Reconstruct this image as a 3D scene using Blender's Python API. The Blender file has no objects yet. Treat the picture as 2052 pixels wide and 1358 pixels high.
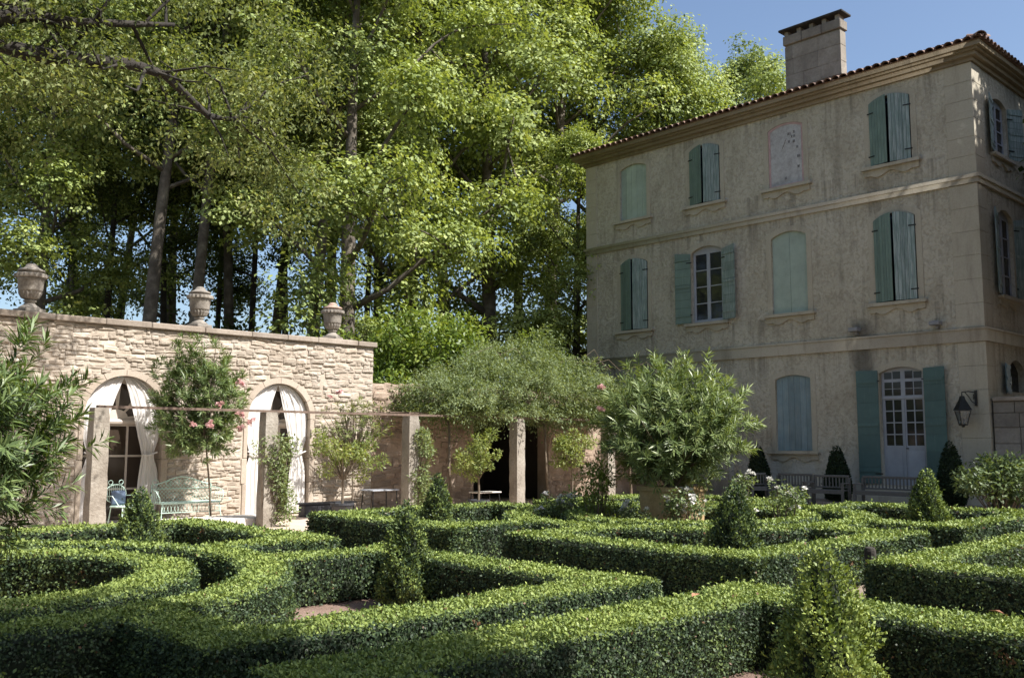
import bpy, math, random
import numpy as np
from mathutils import Vector, Matrix

RAD = math.radians
rng = np.random.default_rng(11)
random.seed(11)
sc = bpy.context.scene

# ------------------------------------------------------------------ camera, sky, sun, exposure
EYE = 1.6
YAW, PITCH, ROLL = 0.811258, 0.109906, 0.00168
fw = Vector((math.cos(YAW)*math.cos(PITCH), math.sin(YAW)*math.cos(PITCH), math.sin(PITCH)))
rt = Vector((math.sin(YAW), -math.cos(YAW), 0))
up = rt.cross(fw)
rt2 = rt*math.cos(ROLL) + up*math.sin(ROLL)
up2 = -rt*math.sin(ROLL) + up*math.cos(ROLL)
cam_d = bpy.data.cameras.new('camera')
cam_d.sensor_width = 36
cam_d.lens = 36*1899/2052
cam_d.clip_start = 0.05
cam_d.clip_end = 2000
cam = bpy.data.objects.new('camera', cam_d)
sc.collection.objects.link(cam)
cam.matrix_world = Matrix(((rt2.x, up2.x, -fw.x, 0), (rt2.y, up2.y, -fw.y, 0), (rt2.z, up2.z, -fw.z, EYE), (0, 0, 0, 1)))
sc.camera = cam

SUN_EL, SUN_AZ = RAD(50), RAD(21)      # azimuth measured from -Y towards +X
sun_dir = Vector((math.sin(SUN_AZ)*math.cos(SUN_EL), -math.cos(SUN_AZ)*math.cos(SUN_EL), math.sin(SUN_EL)))
w = bpy.data.worlds.new('World')
sc.world = w
w.use_nodes = True
nt = w.node_tree
bg = nt.nodes['Background']
sky = nt.nodes.new('ShaderNodeTexSky')
sky.sky_type = 'NISHITA'
sky.sun_disc = False
sky.sun_elevation = SUN_EL
sky.sun_rotation = math.atan2(sun_dir.x, sun_dir.y)
sky.air_density = 1.0
sky.dust_density = 2.0
sky.ozone_density = 2.2
nt.links.new(sky.outputs[0], bg.inputs[0])
bg.inputs[1].default_value = 0.098

sun_d = bpy.data.lights.new('sun', 'SUN')
sun_d.energy = 5.0
sun_d.angle = RAD(0.53)
sun_d.color = (1.0, 0.965, 0.91)
sun = bpy.data.objects.new('sun', sun_d)
sc.collection.objects.link(sun)
sun.rotation_euler = sun_dir.to_track_quat('Z', 'Y').to_euler()
sun.location = (0, -20, 40)

sc.view_settings.view_transform = 'Standard'
sc.view_settings.look = 'None'
sc.view_settings.gamma = 1.0
sc.view_settings.exposure = 0.92
sc.view_settings.use_curve_mapping = False
sc.cycles.max_bounces = 6
sc.cycles.diffuse_bounces = 3
sc.cycles.glossy_bounces = 2
sc.cycles.transmission_bounces = 4
sc.cycles.transparent_max_bounces = 6
sc.cycles.caustics_reflective = False
sc.cycles.caustics_refractive = False
sc.cycles.use_denoising = True
sc.cycles.denoiser = 'OPENIMAGEDENOISE'
sc.cycles.denoising_input_passes = 'RGB_ALBEDO_NORMAL'
sc.cycles.denoising_prefilter = 'ACCURATE'

COL = sc.collection

# ------------------------------------------------------------------ helpers
def tag(o, label=None, cat=None, group=None, kind=None):
    if label: o['label'] = label
    if cat: o['category'] = cat
    if group: o['group'] = group
    if kind: o['kind'] = kind
    return o

def empty(name, loc=(0, 0, 0), rz=0.0):
    o = bpy.data.objects.new(name, None)
    COL.objects.link(o)
    o.location = loc
    o.rotation_euler = (0, 0, rz)
    o.empty_display_size = 0.2
    return o

def thing(name, label, cat, loc=(0, 0, 0), rz=0.0, group=None):
    return tag(empty(name, loc, rz), label, cat, group)

def link(name, me, mat=None, parent=None, mats=True):
    if mat is not None and mats:
        if len(me.materials) == 0: me.materials.append(mat)
    o = bpy.data.objects.new(name, me)
    COL.objects.link(o)
    if parent is not None: o.parent = parent
    return o

def mesh(name, V, F, mat=None, parent=None, smooth=False):
    me = bpy.data.meshes.new(name)
    me.from_pydata([tuple(v) for v in V], [], [tuple(f) for f in F])
    if smooth: me.shade_smooth()
    me.update()
    return link(name, me, mat, parent)

def box_vf(x0, x1, y0, y1, z0, z1):
    V = [(x0, y0, z0), (x1, y0, z0), (x1, y1, z0), (x0, y1, z0), (x0, y0, z1), (x1, y0, z1), (x1, y1, z1), (x0, y1, z1)]
    F = [(0, 3, 2, 1), (4, 5, 6, 7), (0, 1, 5, 4), (1, 2, 6, 5), (2, 3, 7, 6), (3, 0, 4, 7)]
    return V, F

def bevbox_vf(x0, x1, y0, y1, z0, z1, b=0.01):
    """box with chamfered edges"""
    V, F = [], []
    xs, ys, zs = (x0, x1), (y0, y1), (z0, z1)
    idx = {}
    for i in (0, 1):
        for j in (0, 1):
            for k in (0, 1):
                sx, sy, sz = (1 - 2*i)*b, (1 - 2*j)*b, (1 - 2*k)*b
                for a in range(3):
                    p = [xs[i] + sx, ys[j] + sy, zs[k] + sz]
                    p[a] = (xs[i], ys[j], zs[k])[a]
                    idx[(i, j, k, a)] = len(V)
                    V.append(tuple(p))
    for a in range(3):
        o1, o2 = [q for q in range(3) if q != a]
        for s in (0, 1):
            f = []
            for (p, q) in ((0, 0), (1, 0), (1, 1), (0, 1)):
                c = [0, 0, 0]; c[a] = s; c[o1] = p; c[o2] = q
                f.append(idx[(c[0], c[1], c[2], a)])
            F.append(f)
    for e in range(3):
        o1, o2 = [q for q in range(3) if q != e]
        for p in (0, 1):
            for q in (0, 1):
                c0 = [0, 0, 0]; c0[e] = 0; c0[o1] = p; c0[o2] = q
                c1 = list(c0); c1[e] = 1
                F.append((idx[(*c0, o1)], idx[(*c1, o1)], idx[(*c1, o2)], idx[(*c0, o2)]))
    for i in (0, 1):
        for j in (0, 1):
            for k in (0, 1):
                F.append((idx[(i, j, k, 0)], idx[(i, j, k, 1)], idx[(i, j, k, 2)]))
    return V, F

def box(name, x0, x1, y0, y1, z0, z1, mat, parent=None, bev=0.0):
    V, F = bevbox_vf(x0, x1, y0, y1, z0, z1, bev) if bev else box_vf(x0, x1, y0, y1, z0, z1)
    o = mesh(name, V, F, mat, parent)
    return o

class MB:
    """collects pieces of ONE part"""
    def __init__(s): s.V, s.F = [], []
    def add(s, V, F):
        n = len(s.V)
        s.V += [tuple(v) for v in V]
        s.F += [tuple(i + n for i in f) for f in F]
        return s
    def box(s, *a): return s.add(*box_vf(*a))
    def tube(s, *a, **k): return s.add(*tube_vf(*a, **k))
    def build(s, name, mat, parent=None, smooth=False): return mesh(name, s.V, s.F, mat, parent, smooth)

def tube_vf(pts, rad, seg=6, cap=True):
    pts = [Vector(p) for p in pts]
    n = len(pts)
    if not hasattr(rad, '__len__'): rad = [rad]*n
    V, F = [], []
    ref = None
    for i, p in enumerate(pts):
        t = (pts[min(i + 1, n - 1)] - pts[max(i - 1, 0)])
        if t.length < 1e-9: t = Vector((0, 0, 1))
        t.normalize()
        if ref is None:
            ref = Vector((1, 0, 0)) if abs(t.x) < 0.8 else Vector((0, 1, 0))
        a = (ref - t*ref.dot(t))
        if a.length < 1e-6: a = t.orthogonal()
        a.normalize(); ref = a
        b = t.cross(a)
        for k in range(seg):
            th = 2*math.pi*k/seg
            V.append(p + (a*math.cos(th) + b*math.sin(th))*rad[i])
    for i in range(n - 1):
        for k in range(seg):
            k2 = (k + 1) % seg
            F.append((i*seg + k, i*seg + k2, (i + 1)*seg + k2, (i + 1)*seg + k))
    if cap:
        F.append(tuple(range(seg))[::-1]); F.append(tuple((n - 1)*seg + k for k in range(seg)))
    return V, F

def lathe_vf(prof, seg=24, flute=None):
    V, F = [], []
    for i, (r, z) in enumerate(prof):
        for k in range(seg):
            th = 2*math.pi*k/seg
            rr = r
            if flute and flute[0] <= i <= flute[1]: rr = r*(1 - flute[2]*(k % 2))
            V.append((rr*math.cos(th), rr*math.sin(th), z))
    n = len(prof)
    for i in range(n - 1):
        for k in range(seg):
            k2 = (k + 1) % seg
            F.append((i*seg + k, i*seg + k2, (i + 1)*seg + k2, (i + 1)*seg + k))
    F.append(tuple(range(seg))[::-1]); F.append(tuple((n - 1)*seg + k for k in range(seg)))
    return V, F

def plate_me(outer, holes, w0, w1, mp):
    """flat plate with holes; (u,v) outline, thickness w0..w1, mp maps (u,v,w) arrays to xyz"""
    cu = bpy.data.curves.new('c', 'CURVE')
    cu.dimensions = '2D'
    cu.fill_mode = 'BOTH'
    cu.extrude = 0.5
    for poly in [outer] + list(holes):
        sp = cu.splines.new('POLY')
        sp.points.add(len(poly) - 1)
        for q, (a, b) in zip(sp.points, poly): q.co = (a, b, 0, 1)
        sp.use_cyclic_u = True
    ob = bpy.data.objects.new('c', cu)
    me = bpy.data.meshes.new_from_object(ob)
    bpy.data.objects.remove(ob); bpy.data.curves.remove(cu)
    n = len(me.vertices)
    co = np.empty(n*3)
    me.vertices.foreach_get('co', co)
    co = co.reshape(-1, 3)
    W = np.where(co[:, 2] > 0, w1, w0)
    out = np.stack(mp(co[:, 0], co[:, 1], W), axis=1)
    me.vertices.foreach_set('co', out.astype(np.float32).ravel())
    me.update()
    me.materials.clear()
    return me

def plate(name, outer, holes, w0, w1, mp, mat, parent=None):
    me = plate_me(outer, holes, w0, w1, mp)
    me.name = name
    return link(name, me, mat, parent)

def arch_poly(c, hw, z0, zs, za, n=14):
    """rectangle with an elliptic / segmental top: centre c, half width hw, bottom z0, springing zs, apex za"""
    P = [(c - hw, z0), (c + hw, z0)]
    for i in range(n + 1):
        th = math.pi*i/n
        P.append((c + hw*math.cos(th), zs + (za - zs)*math.sin(th)))
    return P

def seg_poly(c, hw, z0, zs, za, n=10):
    """shallow segmental arch"""
    s = za - zs
    R = (hw*hw + s*s)/(2*s)
    P = [(c - hw, z0), (c + hw, z0)]
    for i in range(n + 1):
        u = hw - 2*hw*i/n
        P.append((c + u, za - R + math.sqrt(R*R - u*u)))
    return P

def seg_top(u, hw, zs, za):
    s = za - zs
    R = (hw*hw + s*s)/(2*s)
    return za - R + math.sqrt(max(R*R - u*u, 0))

# ------------------------------------------------------------------ materials
def new_mat(name):
    m = bpy.data.materials.new(name)
    m.use_nodes = True
    t = m.node_tree
    return m, t, t.nodes['Principled BSDF']

def N(t, typ, **kw):
    n = t.nodes.new(typ)
    for k, v in kw.items():
        if k in n.inputs: n.inputs[k].default_value = v
        else: setattr(n, k, v)
    return n

def ramp(t, fac, cols):
    r = t.nodes.new('ShaderNodeValToRGB')
    e = r.color_ramp.elements
    while len(e) < len(cols): e.new(0.5)
    for i, (p, c) in enumerate(cols):
        e[i].position = p
        e[i].color = (*c, 1)
    t.links.new(fac, r.inputs[0])
    return r.outputs[0]

def mixc(t, fac, a, b, mode='MIX'):
    m = t.nodes.new('ShaderNodeMix')
    m.data_type = 'RGBA'
    m.blend_type = mode
    for s, v in ((0, fac), (6, a), (7, b)):
        if hasattr(v, 'is_linked') or hasattr(v, 'links'): t.links.new(v, m.inputs[s])
        elif isinstance(v, (int, float)): m.inputs[s].default_value = v
        else: m.inputs[s].default_value = (*v, 1)
    return m.outputs[2]

def noise(t, scale, detail=6, rough=0.6, vec=None, dist=0.0):
    n = t.nodes.new('ShaderNodeTexNoise')
    n.inputs['Scale'].default_value = scale
    n.inputs['Detail'].default_value = detail
    n.inputs['Roughness'].default_value = rough
    n.inputs['Distortion'].default_value = dist
    if vec is not None: t.links.new(vec, n.inputs['Vector'])
    return n.outputs['Fac']

def geo_pos(t):
    return t.nodes.new('ShaderNodeNewGeometry').outputs['Position']

def bump(t, bs, h, strength, dist):
    b = t.nodes.new('ShaderNodeBump')
    b.inputs['Strength'].default_value = strength
    b.inputs['Distance'].default_value = dist
    t.links.new(h, b.inputs['Height'])
    t.links.new(b.outputs[0], bs.inputs['Normal'])
    return b

def stone_mat(name, c0, c1, c2, scale=1.2, fine=25, bstr=0.5, bdist=0.02, rough=0.9, objvar=0.25, stain=None):
    m, t, bs = new_mat(name)
    pos = geo_pos(t)
    n1 = noise(t, scale, 5, 0.6, pos)
    c = ramp(t, n1, [(0.3, c0), (0.5, c1), (0.72, c2)])
    if objvar:
        oi = t.nodes.new('ShaderNodeObjectInfo')
        k = t.nodes.new('ShaderNodeMapRange')
        k.inputs['To Min'].default_value = 1 - objvar
        k.inputs['To Max'].default_value = 1 + objvar*0.6
        t.links.new(oi.outputs['Random'], k.inputs['Value'])
        cc = t.nodes.new('ShaderNodeVectorMath'); cc.operation = 'SCALE'
        t.links.new(c, cc.inputs[0]); t.links.new(k.outputs[0], cc.inputs['Scale'])
        c = cc.outputs[0]
    n2 = noise(t, fine, 6, 0.65, pos)
    sp = ramp(t, n2, [(0.3, (0.72, 0.7, 0.68)), (0.6, (1, 1, 1))])
    c = mixc(t, 0.8, c, sp, 'MULTIPLY')
    if stain:
        n3 = noise(t, 0.55, 7, 0.7, pos, 0.6)
        f = ramp(t, n3, [(0.5, (0, 0, 0)), (0.72, (1, 1, 1))])
        c = mixc(t, f, c, stain)
    t.links.new(c, bs.inputs['Base Color'])
    bs.inputs['Roughness'].default_value = rough
    bump(t, bs, n2, bstr, bdist)
    return m

def plain_mat(name, col, rough=0.6, var=0.15, scale=8, bstr=0.15, metallic=0.0, stretch=None):
    m, t, bs = new_mat(name)
    pos = geo_pos(t)
    v = pos
    if stretch:
        mp = t.nodes.new('ShaderNodeMapping')
        mp.inputs['Scale'].default_value = stretch
        t.links.new(pos, mp.inputs['Vector'])
        v = mp.outputs[0]
    n1 = noise(t, scale, 5, 0.65, v)
    lo = tuple(x*(1 - var) for x in col); hi = tuple(min(1, x*(1 + var)) for x in col)
    c = ramp(t, n1, [(0.3, lo), (0.7, hi)])
    t.links.new(c, bs.inputs['Base Color'])
    bs.inputs['Roughness'].default_value = rough
    bs.inputs['Metallic'].default_value = metallic
    if bstr: bump(t, bs, n1, bstr, 0.01)
    return m

def paint_mat(name, col, worn, wear=0.6, rough=0.6):
    """weathered painted wood, grain runs vertically"""
    m, t, bs = new_mat(name)
    pos = geo_pos(t)
    mp = t.nodes.new('ShaderNodeMapping'); mp.inputs['Scale'].default_value = (14, 14, 1.1)
    t.links.new(pos, mp.inputs['Vector'])
    n1 = noise(t, 1.6, 6, 0.7, mp.outputs[0])
    n2 = noise(t, 2.2, 6, 0.7, pos)
    c = ramp(t, n2, [(0.3, tuple(x*0.82 for x in col)), (0.7, tuple(min(1, x*1.12) for x in col))])
    f = ramp(t, n1, [(wear, (0, 0, 0)), (wear + 0.16, (0.75, 0.75, 0.75))])
    c = mixc(t, f, c, worn)
    oi = t.nodes.new('ShaderNodeObjectInfo')
    k = t.nodes.new('ShaderNodeMapRange'); k.inputs['To Min'].default_value = 0.86; k.inputs['To Max'].default_value = 1.1
    t.links.new(oi.outputs['Random'], k.inputs['Value'])
    cc = t.nodes.new('ShaderNodeVectorMath'); cc.operation = 'SCALE'
    t.links.new(c, cc.inputs[0]); t.links.new(k.outputs[0], cc.inputs['Scale'])
    t.links.new(cc.outputs[0], bs.inputs['Base Color'])
    bs.inputs['Roughness'].default_value = rough
    bump(t, bs, n1, 0.3, 0.008)
    return m

def leaf_mat(name, cols, trans=0.35, rough=0.45, tcol=None, spec=0.5):
    """cols: list of (pos, rgb) on the per-leaf tint"""
    m, t, bs = new_mat(name)
    a = t.nodes.new('ShaderNodeAttribute'); a.attribute_name = 'tint'
    c = ramp(t, a.outputs['Fac'], cols)
    t.links.new(c, bs.inputs['Base Color'])
    bs.inputs['Roughness'].default_value = rough
    bs.inputs['Specular IOR Level'].default_value = spec
    tr = t.nodes.new('ShaderNodeBsdfTranslucent')
    tc = mixc(t, 1.0, c, tcol or (1.25, 1.2, 0.45), 'MULTIPLY')
    t.links.new(tc, tr.inputs['Color'])
    mx = t.nodes.new('ShaderNodeMixShader')
    mx.inputs[0].default_value = trans
    t.links.new(bs.outputs[0], mx.inputs[1]); t.links.new(tr.outputs[0], mx.inputs[2])
    t.links.new(mx.outputs[0], t.nodes['Material Output'].inputs[0])
    return m

M = {}
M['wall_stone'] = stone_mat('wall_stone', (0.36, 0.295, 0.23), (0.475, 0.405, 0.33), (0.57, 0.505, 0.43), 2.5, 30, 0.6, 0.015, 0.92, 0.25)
M['wall_mortar'] = stone_mat('wall_mortar', (0.37, 0.305, 0.24), (0.46, 0.39, 0.315), (0.53, 0.465, 0.39), 3, 40, 0.6, 0.015, 0.95, 0)
M['low_stone'] = stone_mat('low_wall_stone', (0.25, 0.18, 0.135), (0.33, 0.25, 0.19), (0.41, 0.325, 0.26), 2.5, 30, 0.6, 0.015, 0.92, 0.25)  # darker copy of the wall stone: shade under the vine put into the colour
M['dressed'] = stone_mat('dressed_stone', (0.36, 0.295, 0.23), (0.43, 0.36, 0.29), (0.49, 0.42, 0.35), 1.5, 35, 0.3, 0.01, 0.9, 0.12)
M['coping'] = stone_mat('coping_stone', (0.20, 0.165, 0.13), (0.29, 0.24, 0.195), (0.40, 0.345, 0.29), 1.5, 25, 0.4, 0.01, 0.92, 0.2)
M['pillar'] = stone_mat('pillar_stone', (0.22, 0.19, 0.155), (0.30, 0.265, 0.22), (0.38, 0.345, 0.295), 2.0, 22, 0.7, 0.03, 0.92, 0.15)
M['urn'] = stone_mat('urn_stone', (0.16, 0.14, 0.12), (0.27, 0.24, 0.205), (0.39, 0.355, 0.31), 5, 40, 0.4, 0.01, 0.92, 0.1)
M['urn_lid'] = stone_mat('urn_lid_terracotta', (0.26, 0.16, 0.12), (0.40, 0.28, 0.22), (0.50, 0.38, 0.31), 6, 40, 0.4, 0.01, 0.92, 0.1)
M['terrace'] = stone_mat('terrace_gravel', (0.46, 0.36, 0.28), (0.55, 0.44, 0.35), (0.62, 0.51, 0.42), 1.0, 90, 0.5, 0.01, 0.95, 0)
M['slab'] = stone_mat('pale_slab', (0.62, 0.58, 0.54), (0.70, 0.66, 0.61), (0.76, 0.73, 0.69), 1.0, 50, 0.3, 0.01, 0.9, 0.08)
M['soil'] = stone_mat('bed_soil', (0.20, 0.13, 0.10), (0.27, 0.18, 0.14), (0.36, 0.26, 0.20), 2.2, 60, 0.9, 0.03, 0.98, 0)
M['ground'] = stone_mat('gravel_ground', (0.20, 0.155, 0.115), (0.26, 0.205, 0.155), (0.33, 0.27, 0.215), 0.8, 80, 0.7, 0.02, 0.97, 0)
M['woods_floor'] = stone_mat('woods_floor', (0.07, 0.06, 0.035), (0.10, 0.09, 0.05), (0.14, 0.12, 0.07), 0.6, 20, 0.8, 0.05, 0.97, 0)

# house stucco: rough render with stained, paler and bare patches
def stucco(name, ca, cb, cc_, grain=7, bstr=0.55, bd=0.035):
    m, t, bs = new_mat(name)
    pos = geo_pos(t)
    n1 = noise(t, 0.45, 6, 0.65, pos, 0.4)
    c = ramp(t, n1, [(0.3, ca), (0.5, cb), (0.7, cc_)])
    mp = t.nodes.new('ShaderNodeMapping'); mp.inputs['Scale'].default_value = (2.2, 2.2, 0.35)
    t.links.new(pos, mp.inputs['Vector'])
    n3 = noise(t, 1.0, 6, 0.7, mp.outputs[0], 0.3)
    f = ramp(t, n3, [(0.52, (0, 0, 0)), (0.74, (0.7, 0.7, 0.7))])
    c = mixc(t, f, c, tuple(x*0.55 for x in ca))
    n4 = noise(t, 1.3, 6, 0.65, pos, 0.8)
    f2 = ramp(t, n4, [(0.64, (0, 0, 0)), (0.70, (0.55, 0.55, 0.55))])
    c = mixc(t, f2, c, tuple(min(1, x*1.35) for x in cc_))
    n2 = noise(t, grain, 4, 0.55, pos, 0.6)
    sp = ramp(t, n2, [(0.36, (0.76, 0.75, 0.73)), (0.56, (1, 1, 1))])
    c = mixc(t, 0.9 if name == 'house_stucco' else 0.35, c, sp, 'MULTIPLY')  # hollows of the grain darkened in the colour, standing in for relief shade
    if name == 'house_stucco':
        sx = t.nodes.new('ShaderNodeSeparateXYZ'); t.links.new(pos, sx.inputs[0])
        def mth(op, a_, b_=None):
            q = t.nodes.new('ShaderNodeMath'); q.operation = op; q.use_clamp = op == 'MULTIPLY'
            for i_, v_ in ((0, a_), (1, b_)):
                if v_ is None: continue
                if isinstance(v_, (int, float)): q.inputs[i_].default_value = v_
                else: t.links.new(v_, q.inputs[i_])
            return q.outputs[0]
        def sstep(v_, lo, hi):
            q = t.nodes.new('ShaderNodeMapRange'); q.interpolation_type = 'SMOOTHSTEP'
            q.inputs['From Min'].default_value = lo; q.inputs['From Max'].default_value = hi
            t.links.new(v_, q.inputs['Value']); return q.outputs[0]
        ragged = mth('ADD', sx.outputs[2], mth('MULTIPLY', n4, 1.2))
        # pale bare patches low on the wall, dark leak stain under the left spotlight
        low_f = mth('MULTIPLY', sstep(ragged, 2.1, 1.5), sstep(n3, 0.42, 0.60))
        c = mixc(t, low_f, c, (0.50, 0.48, 0.42))
        # rain streaks below sills, string courses and cornice
        mp2 = t.nodes.new('ShaderNodeMapping'); mp2.inputs['Scale'].default_value = (4.0, 4.0, 0.22)
        t.links.new(pos, mp2.inputs['Vector'])
        n5 = noise(t, 1.0, 5, 0.6, mp2.outputs[0], 0.2)
        run = None
        for zt in (12.05, 9.55, 8.66, 5.5, 4.34):
            b_ = mth('MULTIPLY', sstep(sx.outputs[2], zt - 1.15, zt - 0.1), sstep(sx.outputs[2], zt + 0.06, zt + 0.0))
            run = b_ if run is None else mth('MAXIMUM', run, b_)
        sf = mth('MULTIPLY', mth('MULTIPLY', run, sstep(n5, 0.50, 0.66)), 0.55)
        c = mixc(t, sf, c, (0.15, 0.13, 0.10))
        dy = mth('ABSOLUTE', mth('SUBTRACT', mth('ADD', sx.outputs[1], mth('MULTIPLY', n4, 0.5)), 13.15))
        leak = mth('MULTIPLY', mth('MULTIPLY', sstep(dy, 0.55, 0.1), sstep(sx.outputs[2], 3.3, 3.9)), sstep(sx.outputs[2], 5.4, 4.9))
        c = mixc(t, mth('MULTIPLY', leak, 0.75), c, (0.07, 0.062, 0.052))
    t.links.new(c, bs.inputs['Base Color'])
    bs.inputs['Roughness'].default_value = 0.95
    bump(t, bs, n2, bstr, bd)
    return m

M['stucco'] = stucco('house_stucco', (0.35, 0.31, 0.235), (0.455, 0.415, 0.33), (0.52, 0.48, 0.395), 10, 1.0, 0.05)
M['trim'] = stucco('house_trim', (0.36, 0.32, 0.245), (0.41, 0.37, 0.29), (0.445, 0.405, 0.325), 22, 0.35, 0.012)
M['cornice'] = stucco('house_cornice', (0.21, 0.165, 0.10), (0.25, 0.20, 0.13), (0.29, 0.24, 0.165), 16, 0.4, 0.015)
M['roof_tile'] = stone_mat('terracotta_tile', (0.13, 0.08, 0.06), (0.22, 0.135, 0.10), (0.34, 0.25, 0.20), 3, 30, 0.4, 0.01, 0.9, 0.4, stain=(0.09, 0.085, 0.075))
M['chimney'] = stone_mat('chimney_block', (0.21, 0.18, 0.15), (0.275, 0.24, 0.20), (0.34, 0.305, 0.26), 1.6, 14, 0.5, 0.02, 0.93, 0.25, stain=(0.20, 0.18, 0.15))
M['shutter_teal'] = paint_mat('shutter_teal', (0.17, 0.23, 0.21), (0.36, 0.40, 0.39), 0.45)
M['shutter_deep'] = paint_mat('shutter_deep', (0.135, 0.195, 0.165), (0.22, 0.27, 0.245), 0.54)
M['shutter_door'] = paint_mat('shutter_door', (0.07, 0.13, 0.122), (0.12, 0.18, 0.17), 0.56)
M['shutter_pale'] = paint_mat('shutter_pale', (0.33, 0.395, 0.335), (0.40, 0.44, 0.39), 0.6)
M['shutter_blue'] = paint_mat('shutter_blue', (0.19, 0.26, 0.285), (0.29, 0.32, 0.31), 0.5)
M['frame_grey'] = paint_mat('frame_grey', (0.33, 0.345, 0.38), (0.34, 0.33, 0.31), 0.62)
M['frame_stone'] = plain_mat('frame_stone', (0.52, 0.46, 0.40), 0.8, 0.12, 10)
M['dial'] = stone_mat('sundial_panel', (0.34, 0.325, 0.32), (0.44, 0.43, 0.43), (0.50, 0.49, 0.485), 4, 14, 0.2, 0.005, 0.9, 0, stain=(0.30, 0.27, 0.25))
M['dial_pink'] = plain_mat('sundial_border', (0.44, 0.30, 0.29), 0.9, 0.15, 6)
M['mark'] = plain_mat('dark_mark', (0.13, 0.12, 0.115), 0.9, 0.1)
M['iron'] = plain_mat('black_iron', (0.03, 0.03, 0.03), 0.5, 0.2, 20, 0.1, 0.6)
M['rust'] = plain_mat('rusty_iron', (0.15, 0.105, 0.08), 0.8, 0.35, 14, 0.3, 0.2)
M['mint'] = plain_mat('mint_paint', (0.50, 0.66, 0.57), 0.5, 0.08, 12, 0.05)
M['wood_grey'] = plain_mat('weathered_wood', (0.11, 0.107, 0.10), 0.85, 0.25, 5, 0.3, 0, (3, 3, 12))
M['terracotta'] = stone_mat('ochre_planter', (0.34, 0.24, 0.11), (0.42, 0.30, 0.15), (0.48, 0.36, 0.21), 3, 25, 0.3, 0.01, 0.85, 0.1)
M['black_pot'] = plain_mat('black_pot', (0.035, 0.037, 0.045), 0.55, 0.2)
M['cushion'] = plain_mat('blue_cushion', (0.12, 0.16, 0.24), 0.9, 0.2)
M['bark'] = stone_mat('plane_bark', (0.07, 0.06, 0.045), (0.12, 0.10, 0.08), (0.22, 0.195, 0.155), 3.0, 16, 0.8, 0.03, 0.95, 0.25)
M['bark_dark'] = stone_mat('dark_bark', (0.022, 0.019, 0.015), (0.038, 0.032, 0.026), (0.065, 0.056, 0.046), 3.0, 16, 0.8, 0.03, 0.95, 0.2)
M['stem'] = plain_mat('shrub_stem', (0.13, 0.10, 0.07), 0.9, 0.25)
M['room'] = plain_mat('dark_room', (0.05, 0.04, 0.032), 0.95, 0.1)
M['lamp_metal'] = plain_mat('spot_metal', (0.22, 0.22, 0.23), 0.5, 0.1)
m, t, bs = new_mat('window_glass'); bs.inputs['Base Color'].default_value = (0.012, 0.013, 0.018, 1); bs.inputs['Roughness'].default_value = 0.06; bs.inputs['Specular IOR Level'].default_value = 0.35
M['glass'] = m
m, t, bs = new_mat('arch_glass'); bs.inputs['Base Color'].default_value = (0.045, 0.033, 0.025, 1); bs.inputs['Roughness'].default_value = 0.08  # brown of the dim room behind put into the pane colour
M['arch_glass'] = m
m, t, bs = new_mat('lantern_glass'); bs.inputs['Base Color'].default_value = (0.55, 0.55, 0.52, 1); bs.inputs['Roughness'].default_value = 0.15; bs.inputs['Transmission Weight'].default_value = 0.7
M['lantern_glass'] = m
# curtain cloth: thin, lets some sun through
m, t, bs = new_mat('curtain_cloth')
bs.inputs['Base Color'].default_value = (0.82, 0.79, 0.76, 1); bs.inputs['Roughness'].default_value = 0.95
tr = t.nodes.new('ShaderNodeBsdfTranslucent'); tr.inputs['Color'].default_value = (0.70, 0.66, 0.60, 1)
mx = t.nodes.new('ShaderNodeMixShader'); mx.inputs[0].default_value = 0.25
t.links.new(bs.outputs[0], mx.inputs[1]); t.links.new(tr.outputs[0], mx.inputs[2]); t.links.new(mx.outputs[0], t.nodes['Material Output'].inputs[0])
M['cloth'] = m

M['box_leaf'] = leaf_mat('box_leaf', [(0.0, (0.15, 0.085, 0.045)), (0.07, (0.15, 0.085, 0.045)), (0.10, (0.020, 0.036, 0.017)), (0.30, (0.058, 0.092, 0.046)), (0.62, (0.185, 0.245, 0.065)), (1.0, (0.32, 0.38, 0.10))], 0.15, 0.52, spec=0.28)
M['box_core'] = plain_mat('box_core', (0.018, 0.026, 0.012), 0.95, 0.35, 14)  # near-black: the shade inside the foliage is put into this colour
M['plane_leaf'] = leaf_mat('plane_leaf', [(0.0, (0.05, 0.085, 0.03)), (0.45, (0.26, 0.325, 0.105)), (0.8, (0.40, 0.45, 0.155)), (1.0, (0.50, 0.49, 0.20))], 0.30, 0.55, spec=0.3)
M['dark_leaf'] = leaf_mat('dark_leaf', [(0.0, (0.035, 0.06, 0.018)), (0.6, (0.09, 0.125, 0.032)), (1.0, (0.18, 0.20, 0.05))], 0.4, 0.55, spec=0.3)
M['grey_leaf'] = leaf_mat('grey_leaf', [(0.0, (0.06, 0.09, 0.032)), (0.55, (0.20, 0.235, 0.09)), (1.0, (0.37, 0.38, 0.19))], 0.38, 0.6, spec=0.2)
M['oleander_leaf'] = leaf_mat('oleander_leaf', [(0.0, (0.05, 0.085, 0.032)), (0.5, (0.15, 0.21, 0.075)), (1.0, (0.30, 0.35, 0.14))], 0.25, 0.42, spec=0.45)
M['citrus_leaf'] = leaf_mat('citrus_leaf', [(0.0, (0.09, 0.13, 0.035)), (0.55, (0.21, 0.26, 0.085)), (1.0, (0.36, 0.38, 0.15))], 0.38, 0.45, spec=0.35)
M['vine_leaf'] = leaf_mat('vine_leaf', [(0.0, (0.09, 0.125, 0.055)), (0.55, (0.20, 0.25, 0.125)), (1.0, (0.30, 0.34, 0.19))], 0.35, 0.6, spec=0.25)
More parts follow.
